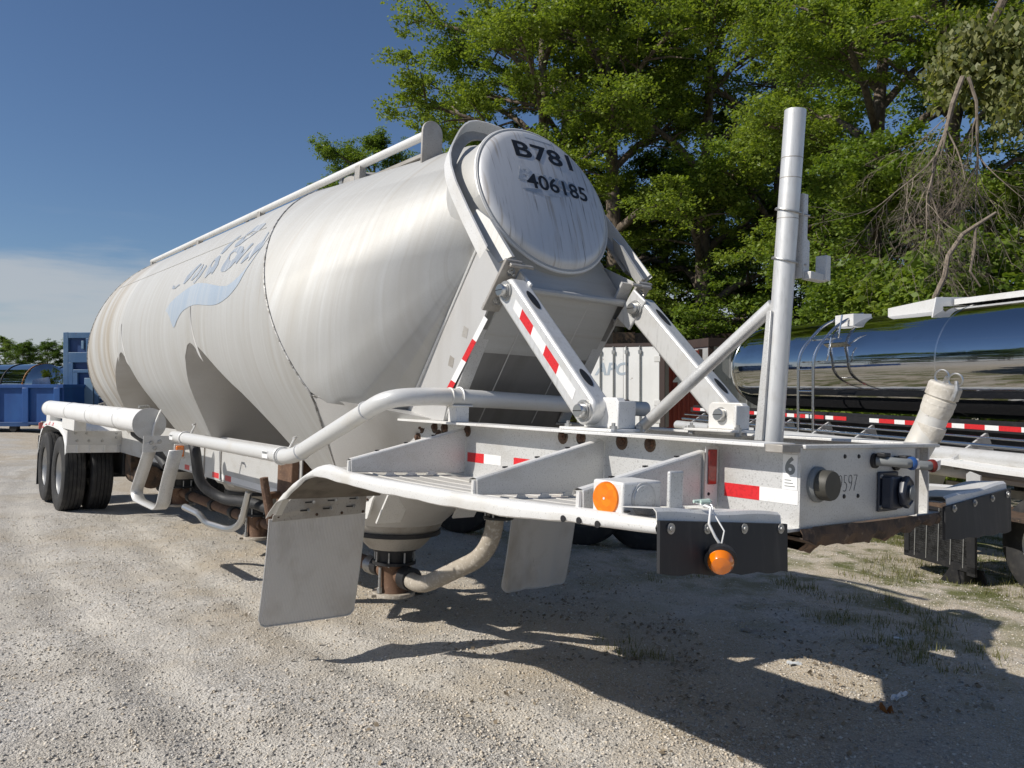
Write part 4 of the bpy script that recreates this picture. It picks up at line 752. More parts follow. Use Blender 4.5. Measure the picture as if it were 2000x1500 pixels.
for x in (-5.88, -3.62): strip([(x-.05, -1.093, .0), (x+.05, -1.093, .0), (x+.05, -1.0945, .05), (x-.05, -1.0945, .05)], 'line_label', M_STICK, ap, (0, -.001, 0)); strip([(x-.04, -1.0955, .03), (x+.04, -1.0955, .03), (x+.04, -1.0965, .044), (x-.04, -1.0965, .044)], 'label_print', M_GREY, ap, (0, -.001, 0))
bm = B(); tube(bm, [(-2.15+.056*math.cos(t), -.535, .443+.056*math.sin(t)) for t in np.linspace(-.3, 3.6, 16)], .006, 6); fin(bm, 'line_clamp', M_ALU_W, ap)
bm = B(); box(bm, -2.19, -2.11, -.58, -.49, .303, .395); box(bm, -2.2, -2.1, -.6, -.47, .39, .4); fin(bm, 'line_saddle', M_ALU_W, TR, 35, .004)
# ---- hose tube at the rear
bm = B(); tube(bm, [(-12.05, -1.17, .13), (-6.40, -1.17, .135)], .115, 30); ht = fin(bm, 'hose_tube', M_WHITE, TR)
for x in (-10.2, -8.8, -7.35): bm = B(); lathe(bm, [(.1155, -.02), (.119, -.012), (.119, .012), (.1155, .02)], (x, -1.17, .133), (1, 0, 0), 30, True); fin(bm, 'tube_band', M_ALU, ht)
bm = B(); lathe(bm, [(.15, 0), (.15, .012), (.0, .014)], (-6.40, -1.155, .12), (1, 0, 0), 32); ec = fin(bm, 'tube_end_cap', M_ALU, ht)
bm = B(); tube(bm, [(-6.37, -1.13, -.02), (-6.36, -1.12, .1), (-6.35, -1.08, .22), (-6.38, -1.06, .25)], .010, 8); fin(bm, 'cap_handle', M_ALU_W, ec)
bm = B(); lathe(bm, [(.118, 0), (.118, .03), (0, .03)], (-12.05, -1.17, .13), (-1, 0, 0), 24); fin(bm, 'tube_rear_cap', M_ALU_D, ht)
for x in (-11.9, -10.0): bm = B(); box(bm, x-.02-.55*(x > -11), x+.3, -1.24, -1.10, -.10, .06); fin(bm, 'tube_support', M_ALU_W, TR, 35, .006)
bm = B(); tube(bm, [(-9.2, -1.0, .2), (-9.1, -1.02, .27), (-9.0, -1.1, .25)], .012, 8); fin(bm, 'tube_latch', M_ZINC, TR)
bm = B(); tube(bm, [(-6.95, -1.0, .2), (-6.9, -1.05, .28), (-6.85, -1.15, .27)], .012, 8); fin(bm, 'tube_latch', M_ZINC, TR)
# bracket and stirrup step under the tube end
bm = B(); plate(bm, [(-6.1, -1.27, -.13), (-6.1, -.80, -.10), (-6.1, -.70, .03), (-6.1, -1.27, .02)], (-.012, 0, 0)); br = fin(bm, 'step_bracket', M_ALU, TR)
for y, z in ((-1.2, -.04), (-1.13, -.03), (-1.17, -.09), (-.8, -.06)): bm = B(); lathe(bm, [(.02, 0), (.016, .01), (0, .012)], (-6.1, y, z), (1, 0, 0), 10); fin(bm, 'bracket_bolt', M_ZINC, br)
SP = fillet([(-6.10, -1.25, -.04), (-6.32, -1.25, -.26), (-6.60, -1.25, -.53), (-6.50, -1.25, -.60), (-5.76, -1.25, -.60), (-5.65, -1.25, -.54), (-5.56, -1.25, -.37), (-5.33, -1.25, -.06)], .07, 4)
bm = B(); rows = [[(p.x, -1.25, p.z), (p.x, -1.14, p.z)] for p in SP]; sheet(bm, rows)
stp = fin(bm, 'stirrup_step', M_ALU, TR, 40); so = stp.modifiers.new('thick', 'SOLIDIFY'); so.thickness = .014; so.offset = 0
bm = B(); box(bm, -5.985, -5.965, -1.02, -.95, -.16, -.06); fin(bm, 'amber_side_lamp', M_AMBG, TR, 35, .008)
bm = B(); box(bm, -5.995, -5.985, -1.035, -.935, -.18, -.045); fin(bm, 'lamp_bezel', M_ALU_W, TR, 35, .01)
bm = B(); tube(bm, fillet([(-6.0, -.92, -.62), (-5.8, -.85, -.66), (-5.75, -.80, -.74), (-5.5, -.66, -.78), (-5.35, -.62, -.70), (-5.25, -.6, -.42)], .10, 6), .03, 10); fin(bm, 'hose_loop', M_STEEL, TR)
bm = B(); tube(bm, fillet([(-6.0, -.86, -.04), (-5.93, -.86, -.12), (-5.98, -.80, -.42), (-5.85, -.62, -.55), (-5.35, -.5, -.53), (-4.9, -.4, -.6), (-4.5, -.1, -.75)], .16, 6), .048, 14); fin(bm, 'rubber_hose', M_RUB, TR)
bm = B(); tube(bm, [(-7.6, -1.0, -.02), (-7.2, -.95, -.10), (-6.9, -.85, -.32)], .05, 12); fin(bm, 'rubber_hose', M_RUB, TR)
# ---- side frame between hoppers, and rear frame
for s in (-1, 1):
    bm = B(); plate(bm, [(-4.15, s*.60, -.385), (-4.15, s*.60, .02), (-4.9, s*.60, .02), (-5.5, s*.60, .02), (-10.1, s*.60, .02), (-12.3, s*.60, .02), (-12.3, s*.60, -.30), (-10.0, s*.60, -.385)], (0, -s*.01, 0)); sf = fin(bm, 'frame_panel', M_ALU, TR)
    bm = B(); box(bm, -12.3, -4.15, min(s*.60, s*.50), max(s*.60, s*.50), -.397, -.386); fin(bm, 'frame_flange', M_ALU, TR)
    if s < 0:
        x = -4.38
        for ln, m in ((.17, M_RED), (.22, M_WTAPE), (.17, M_RED), (.65, M_WTAPE), (.12, M_WTAPE), (.17, M_RED), (.17, M_WTAPE), (.20, M_RED), (.4, None), (.17, M_RED), (.17, M_WTAPE), (.17, M_RED), (.6, None), (.17, M_RED), (.17, M_WTAPE)):
            if m: strip([(x, -.6008, -.378), (x-ln, -.6008, -.378), (x-ln, -.6008, -.328), (x, -.6008, -.328)], 'reflective_tape', m, sf, (0, -.001, 0))
            x -= ln
        for xx in (-6.5, -6.0): bm = B(); box(bm, xx-.004, xx+.004, -.612, -.6, -.38, .0); fin(bm, 'panel_stiffener', M_ALU_D, sf)
        strip([(-4.42, -.6008, -.05), (-4.18, -.6008, -.05), (-4.18, -.6008, .015), (-4.42, -.6008, .015)], 'builder_plate', M_STICK, sf, (0, -.001, 0))
        place_text(text_mesh('POL', .07, .001, 0, .0003), 'builder_lettering', M_INK, sf, (-4.30, -.6023, -.018), (1, 0, 0), (0, 0, 1))
# ---- outlets, valves, product line
for k, xo in enumerate((-3.75, XM, 2*XM+3.75)):
    bm = B(); lathe(bm, [(.37, .02), (.335, -.05), (.24, -.16), (.20, -.2)], (xo, 0, -.5), (0, 0, 1), 40); oc = fin(bm, 'hopper_outlet', M_ALU_D, TR)
    bm = B(); lathe(bm, [(.33, -.06), (.345, -.06), (.345, -.09), (.315, -.09)], (xo, 0, -.5), (0, 0, 1), 40, True); fin(bm, 'outlet_band', M_BLACK, oc)
    bm = B(); lathe(bm, [(.165, 0), (.165, -.022), (.14, -.022), (.135, -.10), (.165, -.10), (.165, -.122), (.1, -.122)], (xo, 0, -.70), (0, 0, 1), 28); vf = fin(bm, 'valve_flange', M_BLACK, TR)
    for q in range(8): a = q*math.pi/4; bm = B(); cyl(bm, (xo+.152*math.cos(a), .152*math.sin(a), -.695), (xo+.152*math.cos(a), .152*math.sin(a), -.83), .007, None, 8); fin(bm, 'flange_stud', M_ZINC, vf)
    bm = B(); lathe(bm, [(.13, 0), (.115, -.03), (.11, -.2), (.12, -.22)], (xo, 0, -.82), (0, 0, 1), 24); cyl(bm, (xo-.17, 0, -.90), (xo+.17, 0, -.90), .062); tv = fin(bm, 'product_tee', M_RUST, TR)
    bm = B(); lathe(bm, [(.16, 0), (.165, -.01), (.165, -.025), (.15, -.03)], (xo, 0, -1.035), (0, 0, 1), 24); box(bm, xo-.03, xo+.03, -.2, .2, -1.06, -1.04); fin(bm, 'tee_base', M_DUST, tv)
    for sgn in (-1, 1): bm = B(); cyl(bm, (xo+.02, sgn*.13, -.84), (xo+.02, sgn*.13, -1.04), .012, None, 8); cyl(bm, (xo+.02, sgn*.13, -.99), (xo+.02, sgn*.13, -1.03), .022, None, 6); fin(bm, 'swing_bolt', M_ZINC, tv)
for x0_, x1_ in ((-3.92, -6.40), (-6.78, -9.28)):
    bm = B(); tube(bm, [(x0_, 0, -.90), (x1_, 0, -.88)], .055, 16); ln = fin(bm, 'product_line', M_RUST, TR)
    for x in (x0_-.06, x0_-.55, (x0_+x1_)/2, x1_+.35): bm = B(); lathe(bm, [(.055, -.05), (.072, -.045), (.072, .045), (.055, .05)], (x, 0, -.89), (1, 0, 0), 16); fin(bm, 'line_coupling', M_BLACK, ln)
    for q in range(4): bm = B(); lathe(bm, [(.058, -.012), (.07, 0), (.058, .012)], (x0_-.13-.03*q, 0, -.9), (1, 0, 0), 16); fin(bm, 'coupling_band', M_ZINC, ln)
bm = B(); lathe(bm, [(.065, -.06), (.085, -.05), (.085, .05), (.065, .06)], (-3.53, 0, -.90), (1, 0, .05), 18); fin(bm, 'grooved_coupling', M_BLACK, TR)
bm = B(); tube(bm, fillet([(-3.58, 0, -.90), (-3.30, -.03, -.91), (-2.62, .08, -.57), (-2.58, .10, -.05)], .22, 9), .060, 20); ep = fin(bm, 'front_riser', M_DUST, TR)
bm = B(); lathe(bm, [(.10, -.05), (.10, -.035), (.07, -.03), (.07, .03), (.10, .035), (.10, .05)], (-2.582, .10, -.29), (0, 0, 1), 20); rf_ = fin(bm, 'riser_flange', M_BLACK, ep)
for q in range(6): a = q*1.047; bm = B(); cyl(bm, (-2.582+.088*math.cos(a), .1+.088*math.sin(a), -.35), (-2.582+.088*math.cos(a), .1+.088*math.sin(a), -.23), .006, None, 6); fin(bm, 'flange_stud', M_ZINC, rf_)
# support saddle beside the front hopper
for s in (-1, 1):
    bm = B(); plate(bm, [(-3.1, s*.42, .0), (-3.35, s*.42, -.28), (-3.42, s*.42, -.42), (-3.62, s*.42, -.44), (-3.72, s*.42, -.34), (-3.55, s*.42, -.30), (-3.45, s*.42, -.12), (-3.3, s*.42, .0)], (0, -s*.014, 0)); sd = fin(bm, 'saddle_plate', M_ALU_W, TR)
    for x, z in ((-3.62, -.37), (-3.42, -.27)): bm = B(); lathe(bm, [(.026, 0), (.02, .012), (0, .015)], (x, s*.42, z), (0, s, 0), 10); fin(bm, 'saddle_bolt', M_BOLT, sd)
    bm = B(); plate(bm, [(-2.98, s*.41, .0), (-3.3, s*.41, -.44), (-3.3, s*.22, -.44), (-2.98, s*.22, .0)], (-.014, 0, .008)); fin(bm, 'saddle_brace', M_ALU_W, TR)
# ---- landing legs
for s in (-1, 1):
    y = s*.47; bm = B(); box(bm, -4.50, -4.36, y-.07, y+.07, -.55, .0); lg = fin(bm, 'landing_leg', M_RUST if s < 0 else M_BLACK, TR, 35, .006)
    bm = B(); box(bm, -4.48, -4.38, y-.05, y+.05, -1.17, -.54); fin(bm, 'inner_leg', M_BLACK, lg)
    bm = B(); plate(bm, [(-4.52, y-.13, -1.232), (-4.34, y-.13, -1.232), (-4.39, y-.06, -1.13), (-4.47, y-.06, -1.13)], (0, .26, 0)); box(bm, -4.56, -4.30, y-.15, y+.15, -1.236, -1.224); fin(bm, 'landing_foot', M_BLACK, lg)
bm = B(); tube(bm, [(-4.42, -.47, -.35), (-4.42, .47, -.35)], .03, 10); fin(bm, 'landing_cross_shaft', M_BLACK, TR)
bm = B(); tube(bm, fillet([(-4.42, -.54, -.35), (-4.42, -.75, -.35), (-4.05, -.86, -.52), (-4.1, -.90, -.24), (-4.1, -.91, -.18)], .05, 4), .03, 10); fin(bm, 'landing_crank', M_RUST, TR)
bm = B(); box(bm, -4.48, -4.2, -.66, -.56, -.5, -.06); fin(bm, 'gear_box', M_RUST, TR, 35, .01)
# ---- running gear
def make_wheel(x, y, z, parent, flip=1):
    w = bpy.data.objects.new('wheel', None); COL.objects.link(w); w.parent = parent; w.location = (x, y, z); w.empty_display_size = .1
    if not isinstance(WHEEL.get('tyre'), bpy.types.Mesh):
        bm = B(); prof = []
        side = [(.285, -.115), (.30, -.128), (.36, -.139), (.43, -.141), (.475, -.134), (.497, -.122)]
        tread = []
        for k in range(5):
            y0 = -.118+.236*k/5; y1 = -.118+.236*(k+1)/5; tread += [(.51-.004*abs(k-2), y0+.006), (.51-.004*abs(k-2), y1-.006), (.496, y1-.005), (.496, y1+.005)]
        prof = side + tread[:-2] + [(r_, -h) for r_, h in side[::-1]]
        lathe(bm, prof, (0, 0, 0), (0, 1, 0), 56, True); o = fin(bm, 'tyre', M_TYRE, w, 32); WHEEL['tyre'] = o.data
        bm = B()
        for q in range(10): a = q*math.pi/5; cyl(bm, (.20*math.cos(a), .07, .20*math.sin(a)), (.20*math.cos(a), .03, .20*math.sin(a)), .016, None, 6)
        lathe(bm, [(.292, -.125), (.298, -.118), (.285, -.105), (.27, -.06), (.262, .04), (.25, .06), (.16, .085), (.15, .05), (.145, .02), (.10, .01), (.095, -.04), (.0, -.045)], (0, 0, 0), (0, 1, 0), 44, False, False); o2 = fin(bm, 'rim', mat('wheel_aluminium', (.46, .46, .45), .38, .45, [(8, 4, (.5, .48, .44), .5, .75, ONE)]), w, 32); WHEEL['rim'] = o2.data
    else:
        for k in ('tyre', 'rim'): o = bpy.data.objects.new(k, WHEEL[k]); COL.objects.link(o); o.parent = w
    if flip < 0: w.rotation_euler = (0, 0, math.pi)
    return w
WHEEL = {}
for xw in (-10.74, -11.98):
    for s in (1, -1):
        make_wheel(xw, -1.11*s, -.724, TR, s); make_wheel(xw, -.775*s, -.724, TR, -s)
    bm = B(); tube(bm, [(xw, -1.0, -.724), (xw, 1.0, -.724)], .065, 14); fin(bm, 'axle', M_BLACK, TR)
    for y in (-.5, .5): bm = B(); box(bm, xw-.12, xw+.55, y-.05, y+.05, -.72, -.40); fin(bm, 'suspension_hanger', M_BLACK, TR, 35, .01)
bm = B(); cyl(bm, (-10.0, -.42, -.66), (-9.2, -.42, -.66), .14); fin(bm, 'air_tank', M_RUSTY, TR)
bm = B(); box(bm, -9.9, -9.6, -.58, -.3, -.62, -.38); fin(bm, 'air_tank_bracket', M_RUSTY, TR)
for y in (-.2, .25): bm = B(); lathe(bm, [(.02, 0), (.09, .02), (.1, .1), (.09, .18), (.02, .2)], (-9.55, y, -.8), (1, 0, .1), 18); fin(bm, 'brake_chamber', M_BLACK, TR)
# mudguards: crown, drop to the front panel, turned lip
GP = [(-12.52, -.50), (-12.46, -.36), (-12.32, -.19), (-12.12, -.085), (-11.75, -.035), (-11.2, -.04), (-10.72, -.06), (-10.40, -.12), (-10.24, -.23), (-10.17, -.40)]
for s in (-1, 1):
    bm = B(); rows = [[(x, s*.60, z), (x, s*1.22, z), (x, s*1.245, z-.008), (x+.0, s*1.252, z-.035), (x, s*1.25, z-.07)] for x, z in [tuple(q) for q in fillet([(a, 0, b) for a, b in GP], .08, 3) and GP]]
    sheet(bm, rows, (0, 0, -.004)); gd = fin(bm, 'mudguard', M_WHITE, TR, 50)
    bm = B(); box(bm, -10.112, -10.10, min(s*.60, s*1.245), max(s*.60, s*1.245), -.30, -.115); gp = fin(bm, 'mudguard_panel', M_ALU, TR)
    for y, z in ((1.15, -.145), (1.02, -.145), (.66, -.14), (.66, -.20), (1.13, -.245), (.99, -.245), (.83, -.245)): bm = B(); lathe(bm, [(.018, 0), (.014, .01), (0, .012)], (-10.10, s*y, z), (1, 0, 0), 10); fin(bm, 'panel_bolt', M_ZINC, gp)
    bm = B(); box(bm, -10.118, -10.106, min(s*.645, s*1.25), max(s*.645, s*1.25), -.40, -.302); fin(bm, 'mudguard_skirt', M_ALU_W, TR)
    for y in (1.12, .97, .80): bm = B(); box(bm, -10.106, -10.09, s*y-.012, s*y+.012, -.40, -.302); fin(bm, 'skirt_rib', M_ALU_W, gp, 35, .003)
    if s < 0:
        for k, (x, z) in enumerate(((-12.2, -.105), (-11.9, -.052), (-11.62, -.036), (-11.32, -.038))):
            strip([(x, -1.253, z-.06), (x+.15, -1.253, z-.05), (x+.15, -1.247, z-.012), (x, -1.247, z-.022)], 'reflective_tape', M_RED, gd, (0, -.001, .001))
bm = B(); box(bm, -12.62, -12.56, -1.22, -.9, -.22, -.08); box(bm, -12.6, -12.2, -.62, .62, -.3, -.05); tl = fin(bm, 'tail_beam', M_ALU_D, TR, 35, .01)
for y in (-1.15, -1.0): bm = B(); lathe(bm, [(.055, 0), (.05, .02), (0, .025)], (-12.62, y, -.15), (-1, 0, 0), 16); fin(bm, 'tail_lamp', M_REDL, tl)
bm = B(); box(bm, -12.64, -12.55, -1.245, -1.19, -.2, -.1); fin(bm, 'side_tail_lamp', M_REDL, tl, 35, .01)
bm = B(); box(bm, -12.63, -12.62, -1.24, -.62, -1.05, -.3); fin(bm, 'rear_mud_flap', M_RUB, TR)
bm = B(); plate(bm, [(-11.75, -.62, .8), (-11.55, -.62, .74), (-11.55, -.62, .95), (-11.9, -.62, 1.0)], (0, .02, 0)); fin(bm, 'rear_fin', M_BLACK, TR)

# ------------------------------------------------------------------ amber lamp dangling from its wire at the nose
LM = thing('marker_lamp', 'loose round amber marker lamp dangling on a white wire over the black flap', 'lamp')
def tw(p): return Matrix.Translation((0, 0, 1.234)) @ Matrix.Rotation(R(-2.35), 4, 'X') @ Vector(p)
lc = tw((.085, -1.045, -.05)); LM.location = lc; la = Vector((.55, -.62, -.30)).normalized()
bm = B(); lathe(bm, [(.045, -.028), (.05, -.02), (.05, 0), (.042, .004)], (0, 0, 0), la, 28); fin(bm, 'lamp_housing', M_BLACK, LM)
bm = B(); lathe(bm, [(.041, .0), (.039, .018), (.03, .032), (.0, .040)], (0, 0, 0), la, 28); fin(bm, 'lamp_lens', M_AMBG, LM)
w0 = tw((.03, -1.045, .108))-lc
bm = B(); tube(bm, [(0, 0, .03)-la*.02 if False else Vector((0, 0, .04))-la*.02, Vector((-.02, .0, .07)), Vector((-.035, -.012, .11)), w0+Vector((.012, 0, 0)), w0+Vector((-.05, .0, .012))], .0045, 8); fin(bm, 'lamp_wire', M_WTAPE, LM)
bm = B(); tube(bm, [Vector((0.005, 0, .04))-la*.02, Vector((.0, .018, .09)), w0+Vector((.016, .012, -.02)), w0+Vector((.0, .02, .006)), w0+Vector((-.05, .02, .013))], .0025, 6); fin(bm, 'lamp_wire', M_WTAPE, LM)
bm = B(); tube(bm, [w0+Vector((-.02, -.01, .016)), w0+Vector((-.01, .02, .014)), w0+Vector((-.03, .05, .012)), w0+Vector((-.02, .03, .018)), w0+Vector((-.04, -.02, .016))], .006, 6); fin(bm, 'string_knot', mat('pale_green_string', (.45, .56, .50), .7), LM)

# ------------------------------------------------------------------ neighbouring polished tanker
CT = thing('polished_tanker', 'mirror polished stainless tanker trailer with ladder parked behind the nose of the silver trailer', 'trailer', (4.78, 4.28, 0), (0, 0, math.atan2(-.389, .921)))
CZ, CR = 2.05, .69
bm = B(); prof = [(0.0, -13.05), (.2, -13.04), (.4, -12.98), (.55, -12.89), (.65, -12.75), (CR, -12.6)]+[(CR, x) for x in np.linspace(-12.3, -3.5, 30)]+[(.65, -3.1), (.4, -2.9), (0, -2.85)]
lathe(bm, prof, (0, 0, CZ), (1, 0, 0), 72); fin(bm, 'barrel', M_CHROME, CT, 50)
for x in (-12.6, -8.0): bm = B(); lathe(bm, [(CR-.001, -.012), (CR+.004, -.008), (CR+.004, .008), (CR-.001, .012)], (x, 0, CZ), (1, 0, 0), 72, True); fin(bm, 'barrel_seam', M_CHROME2, CT)
bm = B(); box(bm, -14.0, -2.6, -.72, -.58, 1.33, 1.37); box(bm, -14.0, -2.6, -.78, -.74, 1.25, 1.335); fin(bm, 'belt_rail', M_BLACK, CT)
x = -13.9; k = 0
while x < -3:
    ln = .28 if k % 2 == 0 else .18
    if not (-9.55 < x < -9.2): strip([(x, -.781, 1.275), (x+ln, -.781, 1.275), (x+ln, -.781, 1.328), (x, -.781, 1.328)], 'reflective_tape', M_RED if k % 2 == 0 else M_WTAPE, CT, (0, -.001, 0))
    x += ln; k += 1
for z, y, r_, m in ((1.12, -.95, .022, M_CHROME2), (1.0, -1.05, .085, M_ALU), (.82, -1.02, .075, M_ALU_W), (1.2, -.9, .012, M_CHROME2), (.93, -1.18, .014, M_CHROME2)):
    bm = B(); tube(bm, [(-14, y, z), (-2.6, y, z)], r_, 14); fin(bm, 'side_pipe', m, CT)
for x in np.arange(-13.5, -3, .9):
    bm = B(); plate(bm, [(x, -.75, 1.25), (x, -1.2, .98), (x, -1.2, .86), (x, -.6, .86)], (.03, 0, 0)); fin(bm, 'pipe_bracket', M_ALU, CT)
for x in (-9.7, -9.0, -8.3, -7.7, -7.1): bm = B(); lathe(bm, [(.02, -.03), (.032, -.03), (.032, .03), (.02, .03)], (x, -1.18, .93), (1, 0, 0), 10); fin(bm, 'pipe_clip', M_TEAL, CT, 20)
for x0_ in (-12.5, -10.4, -8.6, -6.8):
    bm = B(); plate(bm, [(x0_, -1.1, 1.02), (x0_+.28, -1.1, 1.0), (x0_+.42, -1.1, .90), (x0_+.1, -1.1, .88)], (0, -.01, 0)); fin(bm, 'loose_tag', M_ALU_W, CT)
bm = B(); box(bm, -13.5, -2.6, -.55, .55, .78, 1.25); box(bm, -12, -8.4, -1.15, -1.10, .72, .80); fin(bm, 'chassis', M_BLACK, CT)
# ladder
for x in (-10.28, -9.93):
    bm = B(); tube(bm, fillet([(x, -.98, .92), (x, -.98, 2.22), (x+.02, -.58, 2.64), (x+.05, -.2, 2.78)], .2, 7), .022, 10); fin(bm, 'ladder_rail', M_CHROME2, CT)
for z in (1.05, 1.36, 1.67, 1.98): bm = B(); tube(bm, [(-10.28, -.98, z), (-9.93, -.98, z)], .014, 8); fin(bm, 'ladder_rung', M_CHROME2, CT)
for z, y in ((2.1, -.88), (2.42, -.70)):
    bm = B(); box(bm, -10.28, -9.75, y-.05, y+.05, z-.02, z+.0); tube(bm, fillet([(-9.76, y, z), (-9.74, y, z+.05), (-9.74, y+.05, z+.32)], .05, 4), .012, 8); fin(bm, 'ladder_step', M_CHROME2, CT)
# spill dam, walkway and boxes on top
bm = B(); plate(bm, [(-9.3, -.26, 2.64), (-9.3, -.26, 2.80), (-8.35, -.26, 2.86), (-8.35, -.26, 2.64)], (0, .02, 0)); sdm = fin(bm, 'spill_dam', M_ALU_W, CT)
bm = B(); plate(bm, [(-8.35, -.42, 2.58), (-8.35, -.36, 2.85), (-8.35, .35, 2.87), (-8.35, .35, 2.60), (-8.35, .22, 2.60), (-8.35, .22, 2.76), (-8.35, -.26, 2.74), (-8.35, -.28, 2.60)], (.02, 0, 0)); fin(bm, 'dam_end', M_ALU_W, sdm)
bm = B(); box(bm, -8.3, -6.9, -.10, .35, 2.80, 2.82); box(bm, -8.3, -6.9, -.12, -.10, 2.76, 2.83); fin(bm, 'walkway_board', M_ALU_W, CT)
for x in np.arange(-8.25, -6.9, .09): bm = B(); box(bm, x, x+.04, -.1, .3, 2.75, 2.77); fin(bm, 'walkway_tread', M_BLACK, CT)
bm = B(); lathe(bm, [(.25, 0), (.25, .10), (.2, .12), (0, .13)], (-9.2, 0, 2.68), (0, 0, 1), 28); fin(bm, 'manhole', M_CHROME2, CT)
bm = B(); box(bm, -10.2, -9.8, -.42, -.12, 2.60, 2.77); fin(bm, 'ladder_bracket', M_ALU_W, CT)
# fender, wheels, side panel on its leg
FP = [(-8.02, .58), (-7.95, .74), (-7.80, .87), (-7.55, .945), (-7.25, .965), (-6.6, .945), (-5.4, .94), (-4, .94), (-3.5, .8)]
bm = B(); sheet(bm, [[(x, -.55, z), (x, -1.22, z), (x, -1.26, z-.02), (x, -1.265, z-.06)] for x, z in FP], (0, 0, -.006)); fd = fin(bm, 'fender', M_ALU_W, CT, 50)
for x in (-7.5, -7.0): bm = B(); tube(bm, [(x, -1.2, .92), (x-.08, -.56, .92)], .008, 6); fin(bm, 'fender_stay', M_BLACK, fd)
bm = B(); box(bm, -7.9, -4, -.62, -.56, .55, .64); fin(bm, 'fender_rail', M_ALU_D, fd)
bm = B(); tube(bm, [(-7.0, -1.15, .86), (-5.5, -1.15, .86)], .05, 12); fin(bm, 'fender_tube', M_ALU_D, fd)
for x in (-6.05, -4.8): make_wheel(x, -1.08, .22, CT, 1)
for x in (-6.05, -4.8): bm = B(); tube(bm, [(x, -1.0, .22), (x, 1.0, .22)], .06, 10); fin(bm, 'axle', M_BLACK, CT)
bm = B(); plate(bm, [(-6.9, -1.3, .56), (-6.72, -1.3, .58), (-6.72, -1.3, .84), (-6.86, -1.3, .87), (-6.9, -1.3, .84)], (0, .02, 0)); fin(bm, 'bracket_plate', M_ALU, CT)
bm = B(); lathe(bm, [(.06, 0), (.05, .02), (0, .025)], (-6.66, -1.28, .72), (.3, -1, 0), 16); fin(bm, 'amber_marker', M_AMBG, CT)
PX0, PX1, PZ0, PZ1 = -7.40, -6.45, -.05, .50; PY = -1.62
bm = B(); 
for a in ((PX0, PX0+.07, PZ0, PZ1), (PX1-.1, PX1, PZ0-.06, PZ1), (PX0, PX1, PZ0-.03, PZ0+.03), (PX0, PX1, PZ1-.03, PZ1)): box(bm, a[0], a[1], PY-.015, PY+.015, a[2], a[3])
fr = fin(bm, 'side_guard_frame', M_BLACK, CT)
def mesh_holes(n, l, p, tc, out):
    v = n.new('ShaderNodeTexVoronoi'); v.inputs['Scale'].default_value = 42; v.feature = 'DISTANCE_TO_EDGE'; v.inputs['Randomness'].default_value = .2; l.new(tc.outputs['Object'], v.inputs['Vector'])
    b = n.new('ShaderNodeBump'); b.inputs['Strength'].default_value = 1; b.inputs['Distance'].default_value = .03; l.new(v.outputs['Distance'], b.inputs['Height']); l.new(b.outputs[0], p.inputs['Normal'])
bm = B(); box(bm, PX0+.05, PX1-.08, PY-.004, PY+.004, PZ0, PZ1-.02); fin(bm, 'side_guard_mesh', mat('expanded_metal', (.05, .05, .05), .5, .5, [(20, 3, (.02, .02, .02), .4, .6, ONE)], extra=mesh_holes), CT)
for x in np.linspace(PX0+.15, PX1-.15, 5): bm = B(); tube(bm, [(x, PY-.012, PZ0), (x+.02, PY-.012, PZ1)], .006, 6); fin(bm, 'side_guard_bar', M_ZINC, fr)
bm = B(); box(bm, -6.80, -6.60, -1.62, -1.5, -.27, .6); lg2 = fin(bm, 'support_leg', M_BLACK, CT, 35, .01)
bm = B(); plate(bm, [(-6.95, -1.64, -.31), (-6.6, -1.64, -.31), (-6.66, -1.64, -.08), (-6.76, -1.64, -.08)], (0, .02, 0)); plate(bm, [(-6.75, -1.45, -.31), (-6.45, -1.45, -.31), (-6.55, -1.45, -.08), (-6.65, -1.45, -.08)], (0, .02, 0)); box(bm, -7.0, -6.42, -1.66, -1.4, -.325, -.30); fin(bm, 'leg_foot', M_BLACK, lg2)
bm = B(); box(bm, -7.4, -5.2, -1.6, -1.0, .50, .53); fin(bm, 'side_board', M_RUSTY, CT)

# ------------------------------------------------------------------ loose tyres under the far side
for k, (px, py, lb) in enumerate(((905, 1062, 'old black truck tyre in deep shade behind the front hopper outlet'), (1140, 1078, 'old black truck tyre in shade just right of the far mud flap'), (1262, 1082, 'old black truck tyre in shade behind the near rubber flap'))):
    Z = 1578.65*2.05/(py-750)-.2; p = cpt(px, 750, Z); o = bpy.data.objects.new('loose_tyre', WHEEL['tyre']); COL.objects.link(o); o.location = (p.x, p.y, gz_at(p.x, p.y)+.49)
    o.rotation_euler = (R(6*(k-1)), 0, R(22+5*k)); tag(o, lb, 'tyre', 'loose tyres behind the trailer')

# ------------------------------------------------------------------ box trailers and containers far behind
def facing(px, Z, yaw=0):
    p = cpt(px, 750, Z); return (p.x, p.y, gz_at(p.x, p.y)), (0, 0, cam_o.rotation_euler.z+R(yaw))
